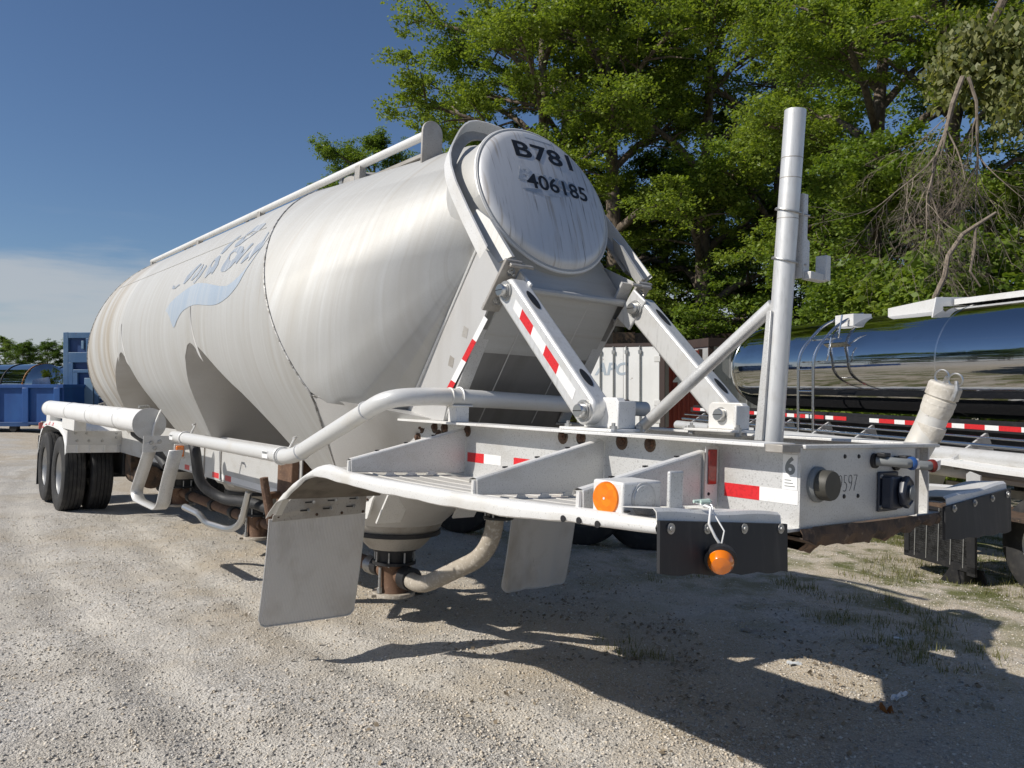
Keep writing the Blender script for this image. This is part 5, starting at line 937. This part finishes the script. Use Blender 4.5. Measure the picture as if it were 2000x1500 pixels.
# local axes: x to the right as seen, -y towards the camera
loc, rot = facing(1218, 26, -24); WB = thing('box_trailer', 'white box trailer with closed rear doors and lock rods lettered APC', 'trailer', loc, rot)
gz0 = loc[2]; TOP = 3.02-gz0
bm = B(); box(bm, -1.25, 1.25, .03, 12, .95, TOP); fin(bm, 'body', M_BOXG, WB)
bm = B(); box(bm, -1.27, -1.18, -.04, .05, .9, TOP+.04); box(bm, 1.18, 1.34, -.04, .05, .9, TOP+.04); box(bm, -1.27, 1.34, -.04, .05, TOP-.05, TOP+.06); box(bm, -1.27, 1.34, -.05, .05, .85, .97); fin(bm, 'door_frame', M_DARKBOX, WB)
for x0_, x1_ in ((-1.17, -.005), (.005, 1.17)):
    bm = B(); box(bm, x0_, x1_, -.03, .03, .98, TOP-.06); dr = fin(bm, 'door', M_BOXW, WB, 35, .01)
    for xr in (x0_+.40, x1_-.32) if x0_ < 0 else (x0_+.10, x1_-.62):
        bm = B(); cyl(bm, (xr, -.07, 1.0), (xr, -.07, TOP-.03), .022, None, 10); rd = fin(bm, 'lock_rod', M_ZINC, dr)
        for z in (TOP-.22, 1.6, 1.05): bm = B(); box(bm, xr-.05, xr+.05, -.09, -.03, z-.06, z+.06); fin(bm, 'rod_keeper', M_ZINC, rd)
for z in (TOP-.45, 1.75, 1.2):
    for x_ in (-1.1, 1.1): bm = B(); box(bm, x_-.1, x_+.1, -.045, -.031, z-.09, z+.09); fin(bm, 'hinge', M_ALU_W, WB, 35, .01)
place_text(text_mesh('APC', .55, .016, .2, .002, 1.0), 'faded_lettering', mat('faded_slate_lettering', (.40, .46, .52), .6), WB, (-.42, -.034, TOP-.78), (1, 0, 0), (0, 0, 1))
bm = B(); box(bm, -.15, .2, -.1, -.04, 1.62, 1.85); fin(bm, 'lock_hasp', M_DARKBOX, WB, 35, .02)
for xx in (-.95, .95): bm = B(); lathe(bm, [(.3, -.14), (.5, -.13), (.5, .13), (.3, .14)], (xx, 1.4, .5), (1, 0, 0), 28); fin(bm, 'wheel', M_TYRE, WB)
loc, rot = facing(1330, 26.4, 6); RB = thing('red_container', 'dull red steel container with a white number behind the right strut', 'container', loc, rot); T2 = 2.82-loc[2]
bm = B(); box(bm, -.70, .62, .05, 6, .3, T2); fin(bm, 'body', M_BOXR, RB)
for x_ in np.arange(-.62, .62, .16): bm = B(); plate(bm, [(x_, .05, .35), (x_+.05, .0, .35), (x_+.09, .0, .35), (x_+.14, .05, .35)], (0, 0, T2-.5)); fin(bm, 'corrugation', M_BOXR, RB, 20)
bm = B(); box(bm, -.78, -.68, -.02, .1, .2, T2+.04); box(bm, .60, .72, -.02, .1, .2, T2+.1); fin(bm, 'corner_post', M_DARKBOX, RB)
bm = B(); box(bm, -.78, .70, -.015, .1, T2-.1, T2+.06); fin(bm, 'top_rail', M_BOXR, RB)
place_text(text_mesh('48', .62, .02, .2, .002, 1.0), 'container_number', M_WHITE, RB, (.02, -.012, T2-.92), (1, 0, 0), (0, 0, 1))
loc, rot = facing(1470, 27, 12); GB = thing('grey_box_trailer', 'grey weathered box trailer with dark roof rail behind the polished tanker', 'trailer', loc, rot); T3 = 3.02-loc[2]
bm = B(); box(bm, -1.55, 6.5, .05, 3, .6, T3); fin(bm, 'body', M_BOXG, GB)
bm = B(); box(bm, -1.6, 6.6, -.02, 3.05, T3, T3+.28); fin(bm, 'roof_rail', M_DARKBOX, GB)
for x_ in np.arange(-1.4, 6.4, .6): bm = B(); box(bm, x_, x_+.03, .03, .06, .65, T3-.02); fin(bm, 'panel_joint', M_BOXG, GB)
bm = B(); box(bm, -1.58, -1.40, .0, .06, .6, T3); fin(bm, 'corner_post', M_DARKBOX, GB)
loc, rot = facing(1345, 31, 4); DB = thing('dark_container', 'dark brown container standing behind the white doors and red container', 'container', loc, rot); T4 = 3.72-loc[2]
bm = B(); box(bm, -2.9, 3.4, .0, 2.4, .1, T4); fin(bm, 'body', M_DARKBOX, DB)
bm = B(); box(bm, -2.95, -2.2, -.06, .0, T4-.5, T4+.02); box(bm, -2.2, -2.1, -.08, .0, .1, T4+.04); fin(bm, 'end_frame', M_RUSTY, DB)
for x_ in np.arange(-2.0, 3.3, .24): bm = B(); box(bm, x_, x_+.1, -.03, .0, .2, T4-.12); fin(bm, 'corrugation', M_DARKBOX, DB)

# ------------------------------------------------------------------ blue skips and polished tank bodies at the left
loc, rot = facing(-40, 30, 0); DU = thing('roll_off_dumpster', 'low royal blue roll off dumpster on rollers at the far left', 'dumpster', loc, rot); g0 = loc[2]; DT = 1.74-g0
bm = B(); plate(bm, [(-4.2, 0, .32), (2.75, 0, .32), (3.13, 0, .62), (3.13, 0, DT), (-4.2, 0, DT)], (0, 2.3, 0)); fin(bm, 'body', M_BLUE, DU)
bm = B(); box(bm, -4.25, 3.17, -.09, 2.35, DT-.12, DT+.02); fin(bm, 'top_rail', M_BLUE, DU, 35, .02)
bm = B(); box(bm, -4.2, 3.1, -.1, .1, .25, .36); fin(bm, 'bottom_rail', M_BLUED, DU, 35, .02)
for x_ in (-3.9, -2.7, -1.5, -.3, .55, 1.75, 2.92): bm = B(); box(bm, x_-.12, x_+.12, -.1, .01, .3, DT-.1); fin(bm, 'side_rib', M_BLUE, DU, 35, .02)
for x_ in (.35, 1.3): bm = B(); cyl(bm, (x_, -.1, .14), (x_, .12, .14), .14); fin(bm, 'roller', M_BLACK, DU)
bm = B(); box(bm, .05, 1.9, -.14, .0, .2, .27); fin(bm, 'skid', M_BLUED, DU)
strip([(-.35, -.105, DT-.42), (.32, -.105, DT-.42), (.32, -.105, DT-.26), (-.35, -.105, DT-.26)], 'warning_label', mat('yellow_label', (.55, .42, .08), .5), DU, (0, -.004, 0))
loc, rot = facing(165, 31.5, 0); BC = thing('blue_transfer_container', 'tall faded blue steel container behind the rear of the tank', 'container', loc, rot); g0 = loc[2]; TT = 3.76-g0
bm = B(); box(bm, -.78, 2.4, .06, 5, .5, TT); fin(bm, 'body', M_BLUED, BC)
def fr_box(x0_, x1_, z0, z1, m=M_BLUE2, nm='frame_member', d=0.0): bm = B(); box(bm, x0_, x1_, -.06-d, .07, z0, z1); return fin(bm, nm, m, BC, 35, .015)
fr_box(-.80, -.60, .45, TT+.03); fr_box(-.60, 2.4, TT-.2, TT+.03); fr_box(-.60, 2.4, TT-1.15, TT-.75); fr_box(-.20+.28, .38, TT-.75, TT-.2); fr_box(1.05, 1.35, TT-.75, TT-.2)
fr_box(-.42, -.24, .45, TT-1.5); fr_box(-.60, -.42, .45, TT-1.15, M_BLUE2, 'door_panel'); fr_box(.40, .58, .45, TT-1.5); fr_box(-.42, .58, TT-1.55, TT-1.42)
for z in (.9, 1.35, 1.75, 2.1): fr_box(.58, 2.4, z-.03, z+.03)
fr_box(.02, .36, .9, TT-1.75, mat('pale_blue_patch', (.17, .27, .38), .5), 'door_patch'); fr_box(-.10, .0, TT-.62, TT-.3, MATS['pale_blue_patch'], 'window_patch')
bm = B(); box(bm, -.7, -.4, -.07, 0, .42, .55); fin(bm, 'tail_lamp', M_REDL, BC)
for k, (px, Z, lb) in enumerate(((25, 36, 'dark mirror polished tank body lying behind the blue dumpster'), (118, 38.5, 'mirror polished tank body with orange edged end next to the tall blue container'))):
    loc, rot = facing(px, Z, -28); PT = thing('polished_tank', lb, 'tank', loc, rot, 'polished tanks behind the dumpster'); r_ = 1.02; zc = 2.68-loc[2]-r_ - .03*k
    bm = B(); lathe(bm, [(.3, -4.1), (.8, -4.0), (r_, -3.7)]+[(r_, x_) for x_ in np.linspace(-3, .9, 9)]+[(.8, 1.1), (0, 1.2)], (0, 1, zc), (1, 0, 0), 48); fin(bm, 'barrel', M_CHROME, PT, 45)
    for x_ in (-2.6, -.9, .75):
        bm = B(); lathe(bm, [(r_, -.03), (r_+.03, -.02), (r_+.03, .02), (r_, .03)], (x_, 1, zc), (1, 0, 0), 48, True); fin(bm, 'barrel_band', M_BLACK if x_ < 0 else mat('orange_painted_band', (.45, .17, .02), .5, 0, [(20, 4, (.05, .035, .02), .48, .56, ONE)]), PT)
    bm = B(); box(bm, -3.5, .8, .5, 1.5, 0, zc-r_+.15); fin(bm, 'cradle', M_BLACK, PT)

# ------------------------------------------------------------------ vegetation
def leaves_mesh(name, C, size, m, droop=.25):
    """C: (n,3) centres; one folded leaf (two triangles) each"""
    n = len(C); s = size*(.6+.8*rng.random(n)); az = rng.uniform(0, 2*np.pi, n); el = rng.normal(-droop, .45, n)
    d = np.stack([np.cos(az)*np.cos(el), np.sin(az)*np.cos(el), np.sin(el)], -1)
    w = np.stack([-np.sin(az), np.cos(az), np.zeros(n)], -1); roll = rng.normal(0, .6, n)[:, None]; up = np.cross(d, w); w = w*np.cos(roll)+up*np.sin(roll)
    nrm = np.cross(d, w)
    V = np.stack([C-d*s[:, None]*.5, C+w*s[:, None]*.33+nrm*s[:, None]*.08, C+d*s[:, None]*.5, C-w*s[:, None]*.33+nrm*s[:, None]*.08], 1).reshape(-1, 3)
    F = (np.arange(n)[:, None]*4+np.array([0, 1, 2, 3])).astype(np.int32)
    me = bpy.data.meshes.new(name); me.vertices.add(len(V)); me.vertices.foreach_set('co', V.ravel().astype(np.float32)); me.loops.add(F.size); me.loops.foreach_set('vertex_index', F.ravel()); me.polygons.add(n); me.polygons.foreach_set('loop_start', np.arange(0, F.size, 4, dtype=np.int32)); me.update(calc_edges=True)
    at = me.attributes.new('hue', 'FLOAT', 'POINT'); at.data.foreach_set('value', np.repeat(rng.random(n), 4).astype(np.float32)); me.materials.append(m); return me
def tree_meshes(seed, H, cr, m, lo=.25, n_limb=17, n_sub=9, leaves=190, lsize=.2, clump=.62, lean=(0, 0)):
    """returns (wood mesh, crown mesh); trunk from 0 to H, limbs with sub-branches, a leaf clump round each twig end"""
    rs = np.random.default_rng(seed); bm = B(); tp = []
    for t in np.linspace(0, 1, 9): tp.append(Vector((lean[0]*t+.25*math.sin(t*5+seed)*t, lean[1]*t+.25*math.cos(t*4+seed)*t, H*t*.94)))
    tube(bm, tp, [H*.018*(1-t*.9)+.02 for t in np.linspace(0, 1, 9)], 9); cents = []; wts = []
    def on_trunk(t): i = min(7, int(t*8)); return tp[i].lerp(tp[i+1], t*8-i)
    for k in range(n_limb):
        t = lo+(1-lo)*(k+rs.random()*.6)/n_limb; p0 = on_trunk(min(t, .99)); az = k*2.4+rs.uniform(-.5, .5)
        tt = (t-lo)/(1-lo); L = cr*(.55+.75*math.sin(math.pi*min(1, .18+tt*.82)))*rs.uniform(.75, 1.15)*(1 if tt < .85 else .6); up = .25+.75*tt+rs.uniform(-.15, .2)
        dirv = Vector((math.cos(az), math.sin(az), up)).normalized(); mid = p0+dirv*L*.5+Vector((0, 0, .1*L)); end = p0+dirv*L+Vector((0, 0, -.06*L))
        r0 = H*.0075*(1.1-tt*.6)+.012; tube(bm, [p0, p0.lerp(mid, .5)+Vector((0, 0, .04*L)), mid, end], [r0, r0*.75, r0*.55, r0*.2], 6); cents.append(end); wts.append(1)
        for j in range(n_sub):
            f = .25+.75*(j+rs.random()*.7)/n_sub; q = p0.lerp(mid, f*2) if f < .5 else mid.lerp(end, f*2-1); a2 = az+rs.uniform(-1.5, 1.5); l2 = L*.42*rs.uniform(.5, 1.2)*(1.15-.5*f)
            e2 = q+Vector((math.cos(a2), math.sin(a2), rs.uniform(-.35, .7))).normalized()*l2; tube(bm, [q, q.lerp(e2, .5)+Vector((0, 0, .05*l2)), e2], [r0*.35, r0*.22, .006], 5, False); cents.append(e2); wts.append(1)
    me = bpy.data.meshes.new('trunk'); bm.to_mesh(me); bm.free(); me.materials.append(M_BARK); me.polygons.foreach_set('use_smooth', [True]*len(me.polygons))
    cs = np.array([tuple(c) for c in cents]); cl_ = []
    for c in cs:
        n_ = int(leaves*rs.uniform(.55, 1.35)); rad = clump*rs.uniform(.6, 1.35)
        # several small sprays make up a clump
        nsp = 7; sp_c = c+rs.normal(0, 1, (nsp, 3))*np.array([rad*.62, rad*.62, rad*.36]); which = rs.integers(0, nsp, n_)
        cl_.append(sp_c[which]+rs.normal(0, 1, (n_, 3))*np.array([rad*.26, rad*.26, rad*.13]))
    return me, leaves_mesh('crown', np.concatenate(cl_), lsize, m)
def plant(wood, crown, px, Z, scale, rz, label, cat='tree', group=None, name='broadleaf_tree', zoff=0, tilt=0):
    p = cpt(px, 750, Z); t = thing(name, label, cat, (p.x, p.y, gz_at(p.x, p.y)-.05+zoff), (tilt, 0, rz), group); t.scale = (scale,)*3
    for nm, me in (('trunk', wood), ('crown', crown)): o = bpy.data.objects.new(nm, me); COL.objects.link(o); o.parent = t
    return t
TA = tree_meshes(1, 15.5, 3.3, M_LEAF, .22, 21, 11, 470, .092, .50)
TB = tree_meshes(2, 14.5, 3.4, M_LEAF2, .2, 21, 11, 460, .095, .52)
TC = tree_meshes(3, 16, 3.0, M_LEAF, .3, 19, 11, 450, .09, .47, (.8, .3))
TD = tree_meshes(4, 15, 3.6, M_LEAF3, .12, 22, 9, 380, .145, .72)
SA = tree_meshes(5, 3.6, 1.6, M_LEAF2, .05, 13, 7, 260, .11, .40)
SB = tree_meshes(6, 3.2, 1.8, M_LEAF, .05, 13, 7, 260, .10, .40)
TG = 'wood edge behind the yard'
for (W_, px, Z, sc, rz, lb) in (
    (TA, 1075, 34, 1.5, .3, 'leftmost tall leafy tree of the wood edge, rising above the tank head'),
    (TC, 1200, 33, 1.5, 2.0, 'tall tree with a bare pale trunk showing just right of the tank head'),
    (TB, 1110, 38, 1.5, 1.1, 'bright green tree filling the gap above the numbered tank head'),
    (TA, 1375, 33, 1.45, 4.0, 'tall leafy tree between the tank head and the stand pipe'),
    (TB, 1525, 33, 1.5, 5.0, 'leafy tree directly behind the top of the stand pipe'),
    (TC, 1690, 20, 1.02, .9, 'leafy tree right of the stand pipe with sky gaps at its top'),
    (TB, 1850, 19, 1.0, 2.8, 'leafy tree behind the hanging dead branch'),
    (TA, 2010, 17.5, .95, 1.4, 'rightmost tall leafy tree, cut by the edge of the picture')):
    plant(*W_, px, Z, sc, rz, lb, 'tree', TG)
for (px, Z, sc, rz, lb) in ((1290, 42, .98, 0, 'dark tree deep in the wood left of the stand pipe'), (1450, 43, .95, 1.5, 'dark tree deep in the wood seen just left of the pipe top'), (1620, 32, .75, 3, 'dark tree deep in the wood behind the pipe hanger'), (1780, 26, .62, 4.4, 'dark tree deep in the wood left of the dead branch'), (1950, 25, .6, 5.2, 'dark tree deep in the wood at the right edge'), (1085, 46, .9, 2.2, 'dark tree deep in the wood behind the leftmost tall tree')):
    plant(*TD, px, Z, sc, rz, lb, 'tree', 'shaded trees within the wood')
plant(*TB, 735, 47, 1.16, 2, 'small far tree whose top shows over the tank roof rail', 'tree', None)
for (W_, px, Z, sc, rz, lb) in ((SA, 1290, 36, 1.1, 0, 'bushy shrub above the white and red boxes'), (SB, 1400, 34.5, 1.15, 1, 'bright bushy shrub behind the right strut'), (SA, 1500, 33, 1.05, 2.4, 'bushy shrub left of the stand pipe foot'), (SB, 1600, 34, 1.7, 3.3, 'bushy shrub above the tanker ladder'), (SA, 1715, 18, 1.05, 4.4, 'bushy shrub behind the tanker top boxes'), (SB, 1810, 17, 1.2, 5.5, 'bushy shrub behind the tanker walkway'), (SA, 1930, 16, 1.3, .7, 'bushy shrub over the tanker barrel near the right edge'), (SB, 1350, 38, 1.6, 2.9, 'tall shrub behind the dark container'), (SA, 1180, 37, 1.6, 1.9, 'shrub behind the white trailer doors')):
    plant(*W_, px, Z, sc, rz, lb, 'shrub', 'shrubs at the foot of the wood', 'shrub', .2)
for k, (px, Z, sc) in enumerate(((-60, 70, .62), (10, 78, .62), (45, 66, .50), (95, 72, .54), (150, 75, .64), (210, 80, .66), (-120, 80, .6), (280, 90, .7))):
    plant(*((TD, TB, TD)[k % 3]), px, Z, sc*.74, k*1.3, 'tree of the far treeline behind the blue dumpster and container', 'tree', 'far treeline at the left')
# wood on the other side of the yard, behind the photographer: seen as a reflection in the polished barrels
for k, (wx, wy, sc) in enumerate(((-60, -9, 1.15), (-57, -15, 1.0), (-63, -20, 1.25), (-58, -27, 1.1), (-60, -35, 1.2), (-50, -40, 1.1), (-42, -46, 1.1), (-32, -50, 1.15), (-20, -53, 1.1), (-7, -55, 1.15), (8, -54, 1.1), (22, -50, 1.1))):
    t = plant(*((TB, TD, TA, TD)[k % 4]), 1000, 10, sc, k*1.7, 'leafy tree across the yard, mirrored in the polished barrel', 'tree', 'trees across the yard'); t.location = (wx, wy, gz_at(wx, wy))
# foliage with pale hanging seed clusters in the upper right corner
p = cpt(1930, 190, 14.5); n_ = 5200; cc = np.concatenate([np.array(tuple(cpt(u, v, 14.5+rng.uniform(-.6, .8))))+rng.normal(0, 1, (n_//13, 3))*np.array([.2, .2, .26]) for u, v in ((1895, 90), (1935, 100), (1975, 120), (1880, 150), (1905, 130), (1950, 160), (1990, 180), (1975, 215), (1860, 140), (1990, 80), (1965, 190), (1850, 155), (2010, 150))])
sv = thing('vine', 'pale yellowish leafy vine hanging in the upper right corner', 'vine', tuple(p)); lm = leaves_mesh('foliage', cc-np.array(tuple(p)), .13, M_LEAF4, 1.0); o = bpy.data.objects.new('foliage', lm); COL.objects.link(o); o.parent = sv
bm = B(); tube(bm, [cpt(1990, -60, 14.6)-p, cpt(1930, 60, 14.6)-p, cpt(1915, 110, 14.6)-p, cpt(1880, 155, 14.5)-p], [.09, .07, .05, .03], 7); fin(bm, 'stem', M_BARK, sv)
# broken dead limb hanging with its fan of bare twigs
p0 = cpt(1880, 150, 13.8); DBR = thing('dead_branch', 'bare grey dead branch hanging broken with a fan of fine twigs', 'branch', tuple(p0)); rs = np.random.default_rng(5)
parts_ = {'limb': B(), 'twigs': B()}
def twig(p, d, L, r_, depth):
    segs = 5; pts = [p]; dd = d.copy()
    for k in range(segs):
        dd = (dd + Vector(tuple(rs.normal(0, .13, 3))) + Vector((0, 0, -.04))).normalized(); pts.append(pts[-1]+dd*(L/segs))
    tube(parts_['limb'] if depth == 0 else parts_['twigs'], pts, [r_*(1-.75*i/segs) for i in range(segs+1)], 6 if depth < 2 else 3, False)
    if depth >= 4: return
    for j in range((7, 6, 4, 3)[depth]):
        f = .2+.8*(j+rs.random())/((7, 6, 4, 3)[depth]); i = min(segs-1, int(f*segs)); q = pts[i].lerp(pts[i+1], f*segs-i)
        side = (RGT*rs.normal(0, 1)+Vector((0, 0, rs.normal(-.15, .5)))+FWD*rs.normal(0, .6)).normalized(); nd = (d*.9+side*.6).normalized()
        twig(q, nd, L*rs.uniform(.40, .72), max(r_*.42, .0028), depth+1)
DN = Vector((0, 0, -1))
for ofs, d_, L, r_ in ((Vector((0, 0, 0)), (DN*1.0-RGT*.22), 2.5, .042), (RGT*.10, (DN+RGT*.12), 2.2, .032), (RGT*.02, (DN-RGT*.5), 2.0, .024)): twig(ofs, d_.normalized(), L, r_, 0)
for nm, b in parts_.items(): fin(b, nm, M_DEADB, DBR)
q0 = cpt(1824, 600, 13.2); BT = thing('bent_sapling', 'bare curved sapling stem leaning right below the dead branch', 'tree', tuple(q0))
bm = B(); tube(bm, [Vector((0, 0, -1.2))]+[cpt(u, v, 13.2)-q0 for u, v in ((1826, 580), (1845, 540), (1852, 500), (1880, 458), (1915, 435), (1945, 415))], [.05, .045, .045, .042, .038, .03, .02], 8); fin(bm, 'trunk', M_DEADB, BT)
bm = B(); tube(bm, [cpt(1905, 440, 13.2)-q0, cpt(1904, 480, 13.2)-q0, cpt(1895, 530, 13.2)-q0, cpt(1915, 560, 13.2)-q0], [.026, .024, .02, .014], 6); fin(bm, 'side_limb', M_DEADB, BT)

# ------------------------------------------------------------------ weeds, litter and scraps
def grass(N=4200):
    x = rng.uniform(-9, 3.5, N*6); y = rng.uniform(.8, 9, N*6); d = vnoise(x*1.1, y*1.1, 21)*.7+vnoise(x*3, y*3, 22)*.5+np.clip((y-3)/14, 0, .35); k = d > .86; x, y = x[k][:N], y[k][:N]
    nb_ = 7; n_ = len(x); X = np.repeat(x, nb_)+rng.normal(0, .035, n_*nb_); Y = np.repeat(y, nb_)+rng.normal(0, .035, n_*nb_); Z = ground_full(X, Y); h = rng.uniform(.02, .085, n_*nb_)*np.repeat(rng.uniform(.5, 1.6, n_), nb_); a = rng.uniform(0, 6.28, n_*nb_); ln = rng.uniform(.1, .8, n_*nb_)
    P_ = np.stack([X, Y, Z], -1); w = np.stack([-np.sin(a), np.cos(a), 0*a], -1)*.003; tip = P_+np.stack([np.cos(a)*ln*h, np.sin(a)*ln*h, h], -1)
    V = np.stack([P_-w, P_+w, tip], 1).reshape(-1, 3); F = np.arange(len(V)).reshape(-1, 3).astype(np.int32)
    me = bpy.data.meshes.new('grass'); me.vertices.add(len(V)); me.vertices.foreach_set('co', V.ravel()); me.loops.add(F.size); me.loops.foreach_set('vertex_index', F.ravel()); me.polygons.add(len(F)); me.polygons.foreach_set('loop_start', np.arange(0, F.size, 3, dtype=np.int32)); me.update(calc_edges=True)
    at = me.attributes.new('hue', 'FLOAT', 'POINT'); at.data.foreach_set('value', np.repeat(rng.random(len(F)), 3).astype(np.float32)); o = finm(me, 'grass', M_GRASS, None, None); o['kind'] = 'stuff'; o['label'] = 'sparse short grass and weeds on the earth beyond the trailer'; o['category'] = 'grass'
grass()
def litter(N=2200):
    c = np.array(tuple(cpt(1330, 750, 5.6))); x = rng.normal(c[0], 1.3, N); y = rng.normal(c[1], .9, N); k = vnoise(x*2.2, y*2.2, 31) > .5; x, y = x[k], y[k]; P_ = np.stack([x, y, ground_full(x, y)+.008], -1)
    me = leaves_mesh('leaf_litter', P_, .032, mat('dead_leaves', (.24, .19, .13), .85, 0, [(8, 3, (.4, .34, .25), .45, .6, ONE)]), 0); o = finm(me, 'leaf_litter', None, None, None); o['kind'] = 'stuff'; o['label'] = 'dead brown leaves lying in the shade of the trailer'; o['category'] = 'leaves'
litter()
def scrap(px, py, size, asp, m, nm, lb, cat, thick=.004):
    Z = 1.65*1578.65/(py-750); 
    for _ in range(6):
        p = cpt(px, 750, Z); Z = (CAM.z-gz_at(p.x, p.y))*1578.65/(py-750)
    p = cpt(px, 750, Z); bm = B(); rows = [[(size*asp*(i/5-.5), size*(j/3-.5)*(1+.2*math.sin(i*1.7)), .012+thick*1.5*math.sin(i*1.3+j*2.1)) for j in range(4)] for i in range(6)]; sheet(bm, rows, (0, 0, -thick)); o = fin(bm, nm, m, None, 30)
    o.location = (p.x, p.y, gz_at(p.x, p.y)); o.rotation_euler = (0, 0, random.uniform(0, 3)); tag(o, lb, cat)
M_PAPER = mat('scrap_paper', (.55, .57, .58), .7, 0, [(30, 4, (.35, .36, .37), .5, .65, ONE)])
scrap(1551, 1298, .05, 1.7, M_PAPER, 'paper_scrap', 'printed paper scrap on the sunlit patch below the nose', 'paper')
scrap(1756, 1362, .035, 4.5, M_WTAPE, 'plastic_strip', 'crumpled white plastic strip in the shadow at lower right', 'litter', .008)
scrap(1728, 1389, .04, 2.2, mat('orange_foam', (.33, .13, .03), .8), 'orange_scrap', 'rusty orange scrap lying in the shadow at lower right', 'litter', .02)
scrap(1755, 1249, .03, 2.0, M_WTAPE, 'paper_scrap', 'small white paper scrap in shade near the shadow edge', 'paper')
scrap(1468, 1236, .045, 3.5, M_DUST, 'wood_splinter', 'pale wood splinter in the shade under the nose', 'wood', .012)
scrap(1700, 1267, .05, 2.5, M_DUST, 'wood_chip', 'pale flat wood chip at the far end of the shadow', 'wood', .012)
